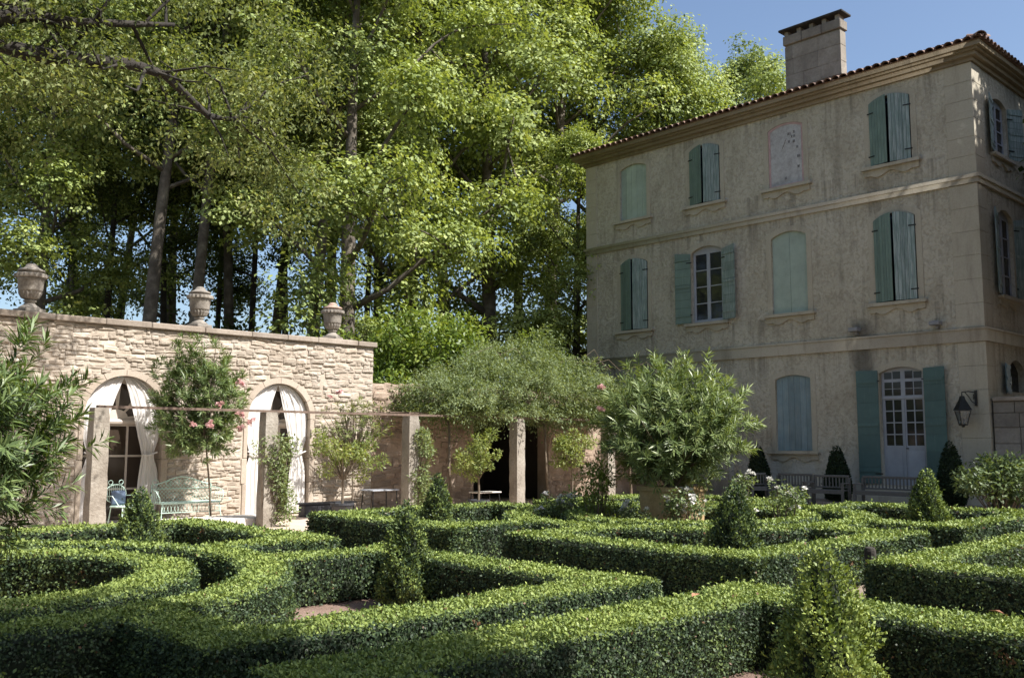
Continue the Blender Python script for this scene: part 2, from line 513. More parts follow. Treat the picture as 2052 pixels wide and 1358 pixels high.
M['climber_leaf'] = leaf_mat('climber_leaf', [(0.0, (0.09, 0.13, 0.05)), (0.55, (0.20, 0.25, 0.11)), (1.0, (0.32, 0.35, 0.18))], 0.32, 0.5, spec=0.3)
M['laurel_leaf'] = leaf_mat('laurel_leaf', [(0.0, (0.06, 0.11, 0.024)), (0.55, (0.17, 0.24, 0.05)), (1.0, (0.29, 0.33, 0.085))], 0.38, 0.45, spec=0.35)
M['rose_leaf'] = leaf_mat('rose_leaf', [(0.0, (0.07, 0.11, 0.045)), (0.55, (0.16, 0.21, 0.09)), (1.0, (0.27, 0.31, 0.16))], 0.3, 0.45, spec=0.4)
M['yew_leaf'] = leaf_mat('yew_leaf', [(0.0, (0.014, 0.026, 0.012)), (1.0, (0.035, 0.055, 0.022))], 0.1, 0.6, spec=0.2)
M['petal_white'] = leaf_mat('petal_white', [(0.0, (0.72, 0.70, 0.66)), (1.0, (0.82, 0.80, 0.76))], 0.3, 0.6, (1, 1, 1))
M['petal_pink'] = leaf_mat('petal_pink', [(0.0, (0.66, 0.38, 0.37)), (1.0, (0.78, 0.56, 0.54))], 0.3, 0.6, (1, 1, 1))
M['dry_leaf'] = plain_mat('dry_leaf', (0.30, 0.14, 0.08), 0.8, 0.3)

# ------------------------------------------------------------------ leaves
def unit(a):
    return a/np.maximum(np.linalg.norm(a, axis=-1, keepdims=True), 1e-9)

def rnd_dirs(n):
    return unit(rng.normal(size=(n, 3)))

def leaf_mesh(name, P, D, Nn, L, W, tint, cup=0.12, mid=0.45):
    """one quad for each leaf: base, side, tip, side"""
    n = len(P)
    L = np.broadcast_to(np.asarray(L, float), (n,))[:, None]
    W = np.broadcast_to(np.asarray(W, float), (n,))[:, None]
    D = unit(D)
    Nn = unit(Nn - D*np.sum(Nn*D, axis=1, keepdims=True))
    S = np.cross(D, Nn)
    V = np.empty((n, 4, 3), np.float32)
    V[:, 0] = P
    m_ = P + D*L*mid + Nn*W*cup
    V[:, 1] = m_ + S*W*0.5
    V[:, 2] = P + D*L - Nn*L*0.06
    V[:, 3] = m_ - S*W*0.5
    me = bpy.data.meshes.new(name)
    me.vertices.add(n*4)
    me.vertices.foreach_set('co', V.ravel())
    me.loops.add(n*4)
    me.loops.foreach_set('vertex_index', np.arange(n*4, dtype=np.int32))
    me.polygons.add(n)
    me.polygons.foreach_set('loop_start', np.arange(0, n*4, 4, dtype=np.int32))
    me.polygons.foreach_set('loop_total', np.full(n, 4, np.int32))
    a = me.attributes.new('tint', 'FLOAT', 'POINT')
    a.data.foreach_set('value', np.repeat(np.clip(np.broadcast_to(tint, (n,)), 0, 1), 4).astype(np.float32))
    me.update(calc_edges=True)
    return me

def wob(P, f=1.0, s=0.0):
    x, y, z = P[:, 0]*f + s, P[:, 1]*f - s, P[:, 2]*f
    return (np.sin(2.1*x + 1.3*y + 0.7) + np.sin(-1.7*x + 2.3*y + 1.9*z + 2.1) + np.sin(3.1*z + 0.9*x - 1.1*y) + 0.6*np.sin(4.3*x - 3.7*y + 2.9*z))/3.6

def stuff_leaves(name, me, mat, parent):
    o = link(name, me, mat, parent)
    o['kind'] = 'stuff'
    return o

# ------------------------------------------------------------------ the ground
def sheet(name, poly, z, mat, kind='structure'):
    o = mesh(name, [(x, y, z) for x, y in poly], [tuple(range(len(poly)))], mat)
    tag(o, kind=kind)
    return o

HX = 26.37          # plane of the house front
HY0, HY1 = 9.5, 23.65
WY = 19.11          # plane of the garden wall
o = sheet('ground', [(-150, -150), (250, -150), (250, 250), (-150, 250)], 0.0, M['ground'])
sheet('terrace_paving', [(-8, 13.9), (24.5, 13.9), (24.5, WY + 1.5), (-8, WY + 1.5)], 0.004, M['terrace'])
sheet('woodland_ground', [(-60, WY + 4), (120, WY + 4), (120, 120), (-60, 120)], 0.006, M['woods_floor'])

# ------------------------------------------------------------------ clipped box hedges
def cam_dist(x, y): return math.hypot(x, y)

class Hedge:
    def __init__(s, label, h=0.475, z0=0.03):
        s.label, s.h, s.z0, s.bars, s.rings = label, h, z0, [], []
    def bar(s, p0, p1, w=0.5, e0=0.0, e1=0.0):
        p0, p1 = np.array(p0, float), np.array(p1, float)
        t_ = (p1 - p0)/np.linalg.norm(p1 - p0)
        s.bars.append((p0 - t_*e0, p1 + t_*e1, w)); return s
    def ring(s, c, rx, ry, w=0.48):
        s.rings.append((np.array(c, float), rx, ry, w)); return s
    def build(s, density=1.0):
        root = thing('box_hedge', s.label, 'hedge', (0, 0, 0), 0, 'clipped box hedges of the parterre')
        core = MB()
        PP, NN, TOP = [], [], []
        dz = 0.0
        def count(area, d):
            l = min(max(d*0.0031, 0.024 if d > 3.8 else 0.034), 0.055)
            return max(int(density*area*1.5/(0.5*l*l*0.62)), 4)
        for bi, (a, b, w) in enumerate(s.bars):
            t_ = (b - a); ln = np.linalg.norm(t_); t_ /= ln
            nrm = np.array([-t_[1], t_[0]])
            h = s.h - dz; dz += 0.004
            hw = w/2 - 0.055
            c = [a + t_*0.055 + nrm*hw, a + t_*0.055 - nrm*hw, b - t_*0.055 - nrm*hw, b - t_*0.055 + nrm*hw]
            V = [(*q, s.z0) for q in c] + [(*q, h - 0.055) for q in c]
            core.add(V, [(0, 1, 2, 3), (4, 7, 6, 5), (0, 4, 5, 1), (1, 5, 6, 2), (2, 6, 7, 3), (3, 7, 4, 0)])
            nseg = max(int(ln/0.5), 1)
            for k in range(nseg):
                l0, l1 = ln*k/nseg, ln*(k + 1)/nseg
                mid = a + t_*(l0 + l1)/2
                d = max(cam_dist(*mid), 2.0)
                faces = [('s', 1), ('s', -1), ('t', 0)]
                if k == 0: faces.append(('e', -1))
                if k == nseg - 1: faces.append(('e', 1))
                for f, sg in faces:
                    if f == 's':
                        n = count((l1 - l0)*(s.h - s.z0), d)
                        u = rng.uniform(l0, l1, n); z = rng.uniform(s.z0, s.h, n)
                        p = a + np.outer(u, t_) + nrm*sg*w/2
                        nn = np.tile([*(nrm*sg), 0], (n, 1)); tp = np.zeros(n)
                        inset = np.clip(1 - (s.h - z)/0.06, 0, 1)**2*0.03
                        p = p - np.outer(inset, nrm*sg)
                        nn[:, 2] += np.clip(1 - (s.h - z)/0.05, 0, 1)*0.7
                    elif f == 't':
                        n = count((l1 - l0)*w, d)
                        u = rng.uniform(l0, l1, n); v = rng.uniform(-w/2, w/2, n)
                        p = a + np.outer(u, t_) + np.outer(v, nrm)
                        e = np.clip((np.abs(v) - (w/2 - 0.06))/0.06, 0, 1)
                        z = s.h - 0.02*e**2
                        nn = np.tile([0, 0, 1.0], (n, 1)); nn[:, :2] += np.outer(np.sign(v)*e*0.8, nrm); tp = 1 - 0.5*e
                    else:
                        n = count(w*(s.h - s.z0), d)
                        v = rng.uniform(-w/2, w/2, n); z = rng.uniform(s.z0, s.h, n)
                        p = (a if sg < 0 else b) + np.outer(v, nrm)
                        nn = np.tile([*(t_*sg), 0], (n, 1)); tp = np.zeros(n)
                        e = np.clip((np.abs(v) - (w/2 - 0.1))/0.1, 0, 1)**2
                        p = p - np.outer(e*0.05, t_*sg)
                    PP.append(np.column_stack([p, z])); NN.append(nn); TOP.append(np.column_stack([tp, np.full(n, d), np.full(n, bi)]))
        for ri, (c, rx, ry, w) in enumerate(s.rings):
            ns = 64
            th = np.linspace(0, 2*np.pi, ns, endpoint=False)
            hw = w/2 - 0.055
            V = []
            for q in th:
                for (dr, z) in ((-hw, s.z0), (hw, s.z0), (hw, s.h - 0.06), (-hw, s.h - 0.06)):
                    V.append((c[0] + (rx + dr)*math.cos(q), c[1] + (ry + dr)*math.sin(q), z))
            F = []
            for i in range(ns):
                j = (i + 1) % ns
                for k in range(4):
                    k2 = (k + 1) % 4
                    F.append((i*4 + k, i*4 + k2, j*4 + k2, j*4 + k))
            core.add(V, F)
            for i in range(40):
                q0, q1 = 2*np.pi*i/40, 2*np.pi*(i + 1)/40
                qm = (q0 + q1)/2
                mid = c + np.array([rx*math.cos(qm), ry*math.sin(qm)])
                d = max(cam_dist(*mid), 2.0)
                ar = 2*np.pi/40*(rx + ry)/2
                for f, sg in (('s', 1), ('s', -1), ('t', 0)):
                    n = count(ar*(w if f == 't' else s.h - s.z0), d)
                    q = rng.uniform(q0, q1, n)
                    rad = np.column_stack([np.cos(q)*ry, np.sin(q)*rx]); rad /= np.linalg.norm(rad, axis=1, keepdims=True)
                    base = c + np.column_stack([rx*np.cos(q), ry*np.sin(q)])
                    if f == 's':
                        z = rng.uniform(s.z0, s.h, n)
                        e = np.clip(1 - (s.h - z)/0.09, 0, 1)
                        p = base + rad*(sg*(w/2 - e**2*0.045))[:, None]
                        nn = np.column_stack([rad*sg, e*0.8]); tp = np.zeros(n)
                    else:
                        v = rng.uniform(-w/2, w/2, n)
                        e = np.clip((np.abs(v) - (w/2 - 0.09))/0.09, 0, 1)
                        p = base + rad*v[:, None]; z = s.h - 0.035*e**2
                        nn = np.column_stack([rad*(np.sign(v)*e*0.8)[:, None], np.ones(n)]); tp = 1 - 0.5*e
                    PP.append(np.column_stack([p, z])); NN.append(nn); TOP.append(np.column_stack([tp, np.full(n, d), np.full(n, -1)]))
        P = np.vstack(PP); Nn = unit(np.vstack(NN)); A = np.vstack(TOP)
        # drop leaves buried in a neighbouring arm of the same hedge
        keep = np.ones(len(P), bool)
        for bi, (a, b, w) in enumerate(s.bars):
            t_ = (b - a); ln = np.linalg.norm(t_); t_ /= ln
            nrm = np.array([-t_[1], t_[0]])
            q = P[:, :2] - a
            u, v = q @ t_, q @ nrm
            keep &= ~((u > 0.05) & (u < ln - 0.05) & (np.abs(v) < w/2 - 0.05) & (A[:, 2] != bi) & (P[:, 2] < s.h - 0.05))
        P, Nn, A = P[keep], Nn[keep], A[keep]
        n = len(P)
        P = P + Nn*(wob(P, 2.6)*0.016 + wob(P, 13.0)*0.013*(1.0 - 0.6*A[:, 0]) + rng.normal(0, 0.011, n))[:, None]
        gap = (wob(P, 7.0) + wob(P, 19.0, 3.0) + rng.normal(0, 0.25, n) > 1.05 + 0.5*A[:, 0])
        P, Nn, A = P[~gap], Nn[~gap], A[~gap]
        n = len(P)
        stray = rng.random(n) < 0.02
        P[stray] += Nn[stray]*rng.uniform(0.01, 0.06, (stray.sum(), 1))
        # thin, twiggy foot of the hedge
        foot = (P[:, 2] < 0.16) & (rng.random(n) < 0.55*(1 - P[:, 2]/0.16) + 0.15*(wob(P, 3.0) > 0.2))
        P, Nn, A = P[~foot], Nn[~foot], A[~foot]
        n = len(P)
        D = unit(Nn*0.35 + rnd_dirs(n)*0.80 + np.array([0, 0, 0.25]))
        NL = Nn*1.0 + rnd_dirs(n)*0.55
        l = np.clip(A[:, 1]*0.0031, np.where(A[:, 1] > 3.8, 0.0245, 0.034), 0.055)*rng.uniform(0.75, 1.25, n)
        tint = 0.20 + 0.55*A[:, 0]*rng.uniform(0.6, 1.1, n) + rng.normal(0, 0.11, n) + 0.10*wob(P, 1.3) + 0.08*wob(P, 5.0) + 0.07*wob(P, 13.0)  # lighter tops, darker sides: new growth plus sun and shade painted into the tint
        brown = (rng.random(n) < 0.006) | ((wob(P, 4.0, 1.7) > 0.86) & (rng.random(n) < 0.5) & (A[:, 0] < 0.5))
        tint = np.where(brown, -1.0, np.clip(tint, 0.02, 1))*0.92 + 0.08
        core.build('inner_branches', M['box_core'], root)
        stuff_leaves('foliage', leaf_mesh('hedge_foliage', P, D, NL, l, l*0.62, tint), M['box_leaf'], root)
        return root

def corner_hedge(label, c, hx, hy, sx, sy, r2x, r2y, w=0.50, ai=0.74, h=0.475, density=1.0):
    """border corner of a parterre bed: two border arms and the two short arms flanking the aisles"""
    hd = Hedge(label, h)
    bx, by = c[0] + sx*(hx - w/2), c[1] + sy*(hy - w/2)
    ax, ay = c[0] + sx*ai, c[1] + sy*ai
    jy = c[1] + sy*r2y*math.sqrt(1 - (ai/r2x)**2)
    jx = c[0] + sx*r2x*math.sqrt(1 - (ai/r2y)**2)
    hd.bar((ax, by), (bx, by), w, w/2, w/2)
    hd.bar((bx, by), (bx, ay), w, w/2, w/2)
    hd.bar((ax, jy + sy*0.2), (ax, by), w*0.95, 0, w/2)
    hd.bar((jx + sx*0.2, ay), (bx, ay), w*0.95, 0, w/2)
    return hd.build(density)

def soil(c, hx, hy):
    sheet('bed_soil', [(c[0] - hx + 0.1, c[1] - hy + 0.1), (c[0] + hx - 0.1, c[1] - hy + 0.1), (c[0] + hx - 0.1, c[1] + hy - 0.1), (c[0] - hx + 0.1, c[1] + hy - 0.1)], 0.010, M['soil'])

LB = (1.95, 9.2); LHX, LHY = 4.45, 4.25          # bed on the left
soil(LB, LHX, LHY)
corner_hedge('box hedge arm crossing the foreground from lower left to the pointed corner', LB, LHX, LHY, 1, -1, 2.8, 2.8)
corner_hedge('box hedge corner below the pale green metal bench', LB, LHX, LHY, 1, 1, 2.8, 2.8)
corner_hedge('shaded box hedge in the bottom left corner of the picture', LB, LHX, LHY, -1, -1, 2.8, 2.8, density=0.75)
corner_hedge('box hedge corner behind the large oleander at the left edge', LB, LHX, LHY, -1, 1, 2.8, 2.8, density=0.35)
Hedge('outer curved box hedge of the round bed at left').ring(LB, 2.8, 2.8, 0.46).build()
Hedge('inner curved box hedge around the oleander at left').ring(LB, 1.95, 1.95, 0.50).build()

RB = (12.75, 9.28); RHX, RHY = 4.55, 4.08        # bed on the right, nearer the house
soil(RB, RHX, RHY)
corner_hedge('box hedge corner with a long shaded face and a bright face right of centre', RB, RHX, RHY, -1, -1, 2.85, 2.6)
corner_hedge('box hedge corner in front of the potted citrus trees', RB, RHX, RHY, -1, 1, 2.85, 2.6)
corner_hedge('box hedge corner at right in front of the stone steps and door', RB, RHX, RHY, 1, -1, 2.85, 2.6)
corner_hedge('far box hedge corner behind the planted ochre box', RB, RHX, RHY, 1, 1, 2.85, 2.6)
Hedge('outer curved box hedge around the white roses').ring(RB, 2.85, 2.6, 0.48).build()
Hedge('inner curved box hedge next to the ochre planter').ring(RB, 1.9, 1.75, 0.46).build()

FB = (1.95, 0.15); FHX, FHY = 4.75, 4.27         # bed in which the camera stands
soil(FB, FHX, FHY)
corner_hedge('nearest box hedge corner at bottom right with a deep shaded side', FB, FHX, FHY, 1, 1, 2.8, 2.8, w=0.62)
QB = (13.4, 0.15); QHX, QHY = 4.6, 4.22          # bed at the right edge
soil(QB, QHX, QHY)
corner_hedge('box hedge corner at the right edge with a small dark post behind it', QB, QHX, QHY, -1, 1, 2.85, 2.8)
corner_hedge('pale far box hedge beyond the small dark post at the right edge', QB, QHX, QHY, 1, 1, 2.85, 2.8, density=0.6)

# small dark post
pt = thing('wooden_post', 'small dark wooden post standing behind a hedge at right', 'post', (9.63, 4.72, 0))
pm = MB(); pm.add(*lathe_vf([(0.06, 0), (0.06, 0.50), (0.05, 0.53), (0.02, 0.54)], 10))
pm.build('shaft', M['bark_dark'], pt)

# ------------------------------------------------------------------ the house
house = thing('stone_house', 'three-storey stone house with green shutters and tiled roof', 'house')
fm = lambda u, v, w_: (HX + w_, u, v)            # front: u = Y, v = Z, w = depth into the house
sm = lambda u, v, w_: (u, HY0 + w_, v)           # side: u = X, v = Z
pm_ = lambda u, v, w_: (u, v, w_)                # plan
HXB = HX + 11.0
TOPZ = 12.1

CY = [21.38, 18.27, 15.2, 11.82]                 # window axes
front_holes, REC = [], 0.16
def rect_hole(c, hw, z0, zs, za): front_holes.append(seg_poly(c, hw, z0, zs, za))
for c in CY: rect_hole(c, 0.61, 9.68, 11.58, 11.73)
for c in CY: rect_hole(c, 0.61, 5.64, 8.06, 8.23)
rect_hole(CY[2], 0.60, 1.40, 3.60, 3.72)
rect_hole(CY[3], 0.63, 0.45, 3.62, 3.78)
plate('front_wall', [(HY0, 0), (HY1, 0), (HY1, TOPZ), (HY0, TOPZ)], front_holes, 0, 0.30, fm, M['stucco'], house)
side_holes = [seg_poly(28.30, 0.55, 9.75, 11.3, 11.45), seg_poly(28.30, 0.58, 5.70, 8.0, 8.2), seg_poly(28.6, 0.62, 3.05, 3.65, 3.95)]
plate('side_wall', [(HX + 0.302, 0), (HXB, 0), (HXB, TOPZ), (HX + 0.302, TOPZ)], side_holes, 0, 0.30, sm, M['stucco'], house)
plate('back_wall', [(HY0 + 0.302, 0), (HY1 - 0.302, 0), (HY1 - 0.302, TOPZ), (HY0 + 0.302, TOPZ)], [], 10.7, 11.0, fm, M['stucco'], house)
box('far_side_wall', HX + 0.302, HXB, HY1 - 0.30, HY1, 0, TOPZ, M['stucco'], house)
box('ceiling_slab', HX + 0.31, HXB - 0.31, HY0 + 0.31, HY1 - 0.31, 11.9, 12.0, M['room'], house)

def ring_plan(name, o, z0, z1, mat, inn=0.02):
    plate(name, [(HX - o, HY0 - o), (HXB + o, HY0 - o), (HXB + o, HY1 + o), (HX - o, HY1 + o)],
          [[(HX + inn, HY0 + inn), (HXB - inn, HY0 + inn), (HXB - inn, HY1 - inn), (HX + inn, HY1 - inn)]], z0, z1, pm_, mat, house)
ring_plan('plinth', 0.05, 0.0, 0.46, M['trim'])
ring_plan('string_course', 0.07, 4.34, 4.66, M['trim'])
ring_plan('string_course', 0.10, 4.662, 4.71, M['trim'])
ring_plan('string_course', 0.06, 8.66, 8.80, M['trim'])
ring_plan('string_course', 0.10, 8.802, 8.90, M['trim'])
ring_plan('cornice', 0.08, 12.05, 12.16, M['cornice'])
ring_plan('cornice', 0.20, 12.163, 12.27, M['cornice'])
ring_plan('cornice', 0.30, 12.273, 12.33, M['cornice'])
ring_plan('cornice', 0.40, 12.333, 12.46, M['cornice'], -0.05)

# corner blocks
def quoins(y0, y1, right):
    for (za, zb) in ((0.48, 4.33), (4.72, 8.65), (8.91, 12.04)):
        n = 6
        for k in range(n):
            a, b = za + (zb - za)*k/n, za + (zb - za)*(k + 1)/n
            if right: V, F = bevbox_vf(HX - 0.02, HX + 0.62, HY0 - 0.02, y1, a + 0.003, b - 0.003, 0.006)
            else: V, F = bevbox_vf(HX - 0.02, HX + 0.5, y0, HY1 + 0.02, a + 0.003, b - 0.003, 0.006)
            mesh('quoin', V, F, M['trim'], house)
quoins(None, HY0 + 0.72, True)
quoins(HY1 - 0.52, None, False)

# roof: low hip, real barrel tiles along the eaves, a ribbed sheet of tiles behind
EO, EZ, SL = 0.46, 12.47, math.tan(RAD(16.5))
rx0, rx1, ry0, ry1 = HX - EO, HXB + EO, HY0 - EO, HY1 + EO
half = (rx1 - rx0)/2
zr = EZ + half*SL
roof = mesh('roof', [(rx0, ry0, EZ), (rx1, ry0, EZ), (rx1, ry1, EZ), (rx0, ry1, EZ), (rx0 + half, ry0 + half, zr), (rx0 + half, ry1 - half, zr)],
            [(0, 4, 5, 3), (0, 1, 4), (1, 2, 5, 4), (2, 3, 5), (0, 3, 2, 1)], M['roof_tile'], house)
def tile_me(name, r0=0.128, r1=0.105, ln=0.44, th=0.016, seg=6):
    V, F = [], []
    for (yy, r) in ((0, r0), (ln, r1)):
        for rr in (r, r - th):
            for k in range(seg + 1):
                a = math.pi*k/seg
                V.append((rr*math.cos(a), yy, rr*math.sin(a)*0.85))
    n = seg + 1
    for k in range(seg):
        F += [(k, k + 1, 2*n + k + 1, 2*n + k), (n + k + 1, n + k, 3*n + k, 3*n + k + 1), (k, n + k, n + k + 1, k + 1)]
    me = bpy.data.meshes.new(name); me.from_pydata(V, [], F); me.update(); me.materials.append(M['roof_tile'])
    return me
TM = tile_me('roof_tile')
ang = math.atan(SL)
def lay(x, y, z, rz, name='tile'):
    o = link(name, TM, None, roof)
    o.rotation_euler = (ang + random.uniform(-0.02, 0.02), random.uniform(-0.03, 0.03), rz + random.uniform(-0.03, 0.03))
    o.location = (x, y, z + random.uniform(-0.006, 0.008))
    o.scale = (1, random.uniform(0.95, 1.06), 1)
sp = 0.255
for row in range(2):
    k = 0
    while True:
        y = ry0 + 0.08 + k*sp
        if y > ry1: break
        lay(rx0 - 0.05 + row*0.33, y, EZ - 0.01 + (row*0.33)*SL + 0.012*row, -math.pi/2)
        k += 1
k = 0
while rx0 + 0.12 + k*sp < rx0 + 8:
    lay(rx0 + 0.12 + k*sp, ry0 - 0.05, EZ - 0.01, 0.0); k += 1
for k in range(14):                               # hip tiles climb from the corner
    q = k*0.30
    o = link('hip_tile', TM, None, roof)
    o.rotation_euler = (math.atan(SL/math.sqrt(2)), 0, -math.pi/4); o.scale = (1.25, 1, 1.2)
    o.location = (rx0 - 0.03 + q, ry0 - 0.03 + q, EZ + 0.03 + q*SL)
V, F = [], []                                     # ribbed field behind the first courses
ncol = int((ry1 - ry0)/sp)
for k in range(ncol):
    y = ry0 + 0.08 + k*sp
    run = min(half, y - ry0 + 0.0, ry1 - y)
    if run < 0.8: continue
    b = len(V)
    for xx in (0.6, run):
        for a in range(5):
            th = math.pi*a/4
            V.append((rx0 + xx, y + 0.1*math.cos(th), EZ + xx*SL + 0.085*math.sin(th)))
    for a in range(4): F.append((b + a, b + a + 1, b + 6 + a, b + 5 + a))
o = mesh('upper_tile_rows', V, F, M['roof_tile'], roof); o['kind'] = 'stuff'

# chimney of squared blocks
chim = box('chimney', 28.22, 28.52, 14.17, 16.13, 12.9, 15.42, M['chimney'], house)
cz = 13.05
row = 0
while cz < 15.05:
    hgt = [0.52, 0.46, 0.55, 0.48][row % 4]
    y = 14.14
    cuts = [14.14]
    while cuts[-1] < 16.16 - 0.35: cuts.append(cuts[-1] + random.uniform(0.5, 1.0))
    cuts = [c for c in cuts if c < 15.9] + [16.16]
    for a, b in zip(cuts[:-1], cuts[1:]):
        dd = random.uniform(-0.012, 0.012)
        V, F = bevbox_vf(28.19 + dd, 28.55, a + 0.002, b - 0.002, cz + 0.002, min(cz + hgt, 15.10) - 0.002, 0.008)
        mesh('stone_block', V, F, M['chimney'], chim)
    cz += hgt; row += 1
for a, b in ((14.10, 14.78), (14.79, 15.5), (15.51, 16.20)):
    V, F = bevbox_vf(28.13, 28.61, a, b, 15.11, 15.43, 0.02)
    mesh('cap_block', V, F, M['chimney'], chim)
for k in range(5):
    y = 14.18 + k*0.46
    box('flue_pier', 28.2, 28.54, y, y + 0.14, 15.431, 15.60, M['chimney'], chim)
V, F = bevbox_vf(28.05, 28.70, 14.0, 16.32, 15.601, 15.68, 0.015)
mesh('cap_slab', V, F, M['bark_dark'], chim)

# window surrounds, sills and aprons
def surround(c, hw, z0, zs, za, mp, sill=True, w_=0.17, par=None):
    par = par or house
    out = seg_poly(c, hw + w_, z0, zs + 0.10, za + w_)
    inn = seg_poly(c, hw + 0.001, z0 - 0.5, zs, za)
    # U-shaped band: outer outline then inner outline back
    P = [(c - hw - w_, z0)] + [p for p in out[2:]][::-1] + [(c + hw + w_, z0), (c + hw, z0)] + inn[2:] + [(c - hw, z0)]
    plate('window_surround', P, [], -0.018, 0.02, mp, M['trim'], par)
    if sill:
        s = plate('sill', [(c - hw - 0.26, z0 - 0.095), (c + hw + 0.26, z0 - 0.095), (c + hw + 0.26, z0 - 0.002), (c - hw - 0.26, z0 - 0.002)], [], -0.15, 0.15, mp, M['trim'], par)
        a = []
        for i in range(25):
            u = -1 + 2*i/24
            a.append((c + u*(hw + 0.2), z0 - 0.26 + 0.07*math.cos(u*math.pi*2.0) * (1 if abs(u) < 0.75 else 0.4) - (0.03 if abs(u) > 0.8 else 0)))
        P = a + [(c + hw + 0.2, z0 - 0.098), (c - hw - 0.2, z0 - 0.098)]
        plate('apron', P, [], -0.055, 0.01, mp, M['trim'], par)

def shutter(name, hinge, width, z0, zs, za, c, hw, side, ang, mat, n=6, horiz=False, closed=True, par=None, front=True, label=None):
    """a leaf hinged at u=hinge, running towards side*u; ang opens it outwards; top follows the arch when closed"""
    par = par or house
    ca, sa = math.cos(ang), math.sin(ang)
    def mp(u, v, w_):
        # u measured from the hinge along the leaf
        uu = hinge + side*(u*ca)
        ww = -0.035 - u*sa + w_
        return fm(uu, v, ww) if front else sm(uu, v, ww)
    def top(u):
        if closed: return seg_top((hinge + side*u) - c, hw, zs, za) - 0.012
        return zs + (za - zs)*(u/width if not closed == 'flat' else 0.5)
    def strip(u0, u1, zlo, zhi=None, cut=4):
        if zhi is not None: return [(u0, zlo), (u1, zlo), (u1, zhi), (u0, zhi)]
        return [(u0, zlo), (u1, zlo)] + [(u1 - (u1 - u0)*i/cut, top(u1 - (u1 - u0)*i/cut)) for i in range(cut + 1)]
    back = plate(name, strip(0.01, width - 0.01, z0 + 0.03, None, 8), [], 0.0, 0.014, mp, mat, par)
    if label: back['label'] = label
    if not horiz:
        pw = width/n
        for k in range(n):
            plate('plank', strip(k*pw + 0.004, (k + 1)*pw - 0.004, z0 + 0.02 + random.uniform(0, 0.006)), [], -0.018 - random.uniform(0, 0.004), -0.001, mp, mat, back)
    else:
        z = z0 + 0.02; ztop = top(width/2)
        ph = (ztop - z)/n
        for k in range(n - 1):
            plate('plank', strip(0.004, width - 0.004, z + k*ph + 0.004, z + (k + 1)*ph - 0.004), [], -0.018 - random.uniform(0, 0.003), -0.001, mp, mat, back)
        plate('plank', strip(0.004, width - 0.004, z + (n - 1)*ph + 0.004), [], -0.018, -0.001, mp, mat, back)
        for zz in (z0 + (za - z0)*0.12, z0 + (za - z0)*0.52, z0 + (za - z0)*0.90):
            plate('batten', strip(0.02, width - 0.02, zz - 0.045, zz + 0.045), [], -0.04, -0.0225, mp, mat, back)
    for zz in (z0 + 0.3, zs - 0.3):
        plate('hinge', strip(-0.05, 0.16, zz - 0.018, zz + 0.018), [], -0.032, -0.024, mp, M['iron'], back)
    return back

def closed_panel(c, hw, z0, zs, za, mat, n, depth=0.06, name='blind_panel', label=None):
    b = plate(name, seg_poly(c, hw - 0.002, z0, zs, za), [], depth + 0.03, depth + 0.05, fm, mat, house)
    if label: b['label'] = label
    pw = 2*hw/n
    for k in range(n):
        u0, u1 = -hw + k*pw + 0.004, -hw + (k + 1)*pw - 0.004
        P = [(c + u0, z0 + 0.004), (c + u1, z0 + 0.004)] + [(c + u1 - (u1 - u0)*i/4, seg_top(u1 - (u1 - u0)*i/4, hw, zs, za) - 0.004) for i in range(5)]
        plate('plank', P, [], depth, depth + 0.028, fm, mat, b)
    return b

HW = 0.61
TZ = (9.68, 11.58, 11.73); MZ = (5.64, 8.06, 8.23); GZ = (1.40, 3.60, 3.72)
for c in CY:
    surround(c, HW, *TZ, fm)
    surround(c, HW, *MZ, fm)
surround(CY[2], 0.60, *GZ, fm)
surround(CY[3], 0.63, 0.45, 3.62, 3.78, fm, sill=False)
# dark reveals behind half-open leaves
def dark_back(c, hw, z0, zs, za):
    plate('dark_window', seg_poly(c, hw - 0.002, z0, zs, za), [], 0.20, 0.22, fm, M['glass'], house)

closed_panel(CY[0], HW, *TZ, M['shutter_pale'], 5, label='plain pale green closed panel, top floor left')
for c, wdt, mat in ((CY[1], 0.60, 'shutter_teal'), (CY[3], 0.60, 'shutter_teal')):
    dark_back(c, HW, *TZ)
    shutter('shutter', c + HW - 0.01, wdt*0.97, TZ[0], TZ[1], TZ[2], c, HW, -1, RAD(13), M['shutter_deep'])
    shutter('shutter', c - HW + 0.01, wdt*0.97, TZ[0], TZ[1], TZ[2], c, HW, 1, RAD(10), M[mat])
for c in (CY[0], CY[3]):
    dark_back(c, HW, *MZ)
    shutter('shutter', c + HW - 0.01, 0.585, MZ[0], MZ[1], MZ[2], c, HW, -1, RAD(13), M['shutter_deep'])
    shutter('shutter', c - HW + 0.01, 0.585, MZ[0], MZ[1], MZ[2], c, HW, 1, RAD(10), M['shutter_teal'])
closed_panel(CY[2], HW, *MZ, M['shutter_pale'], 2, label='pale sage green closed panel of two broad boards')
closed_panel(CY[2], 0.60, *GZ, M['shutter_blue'], 6, label='blue-grey boarded ground floor window')

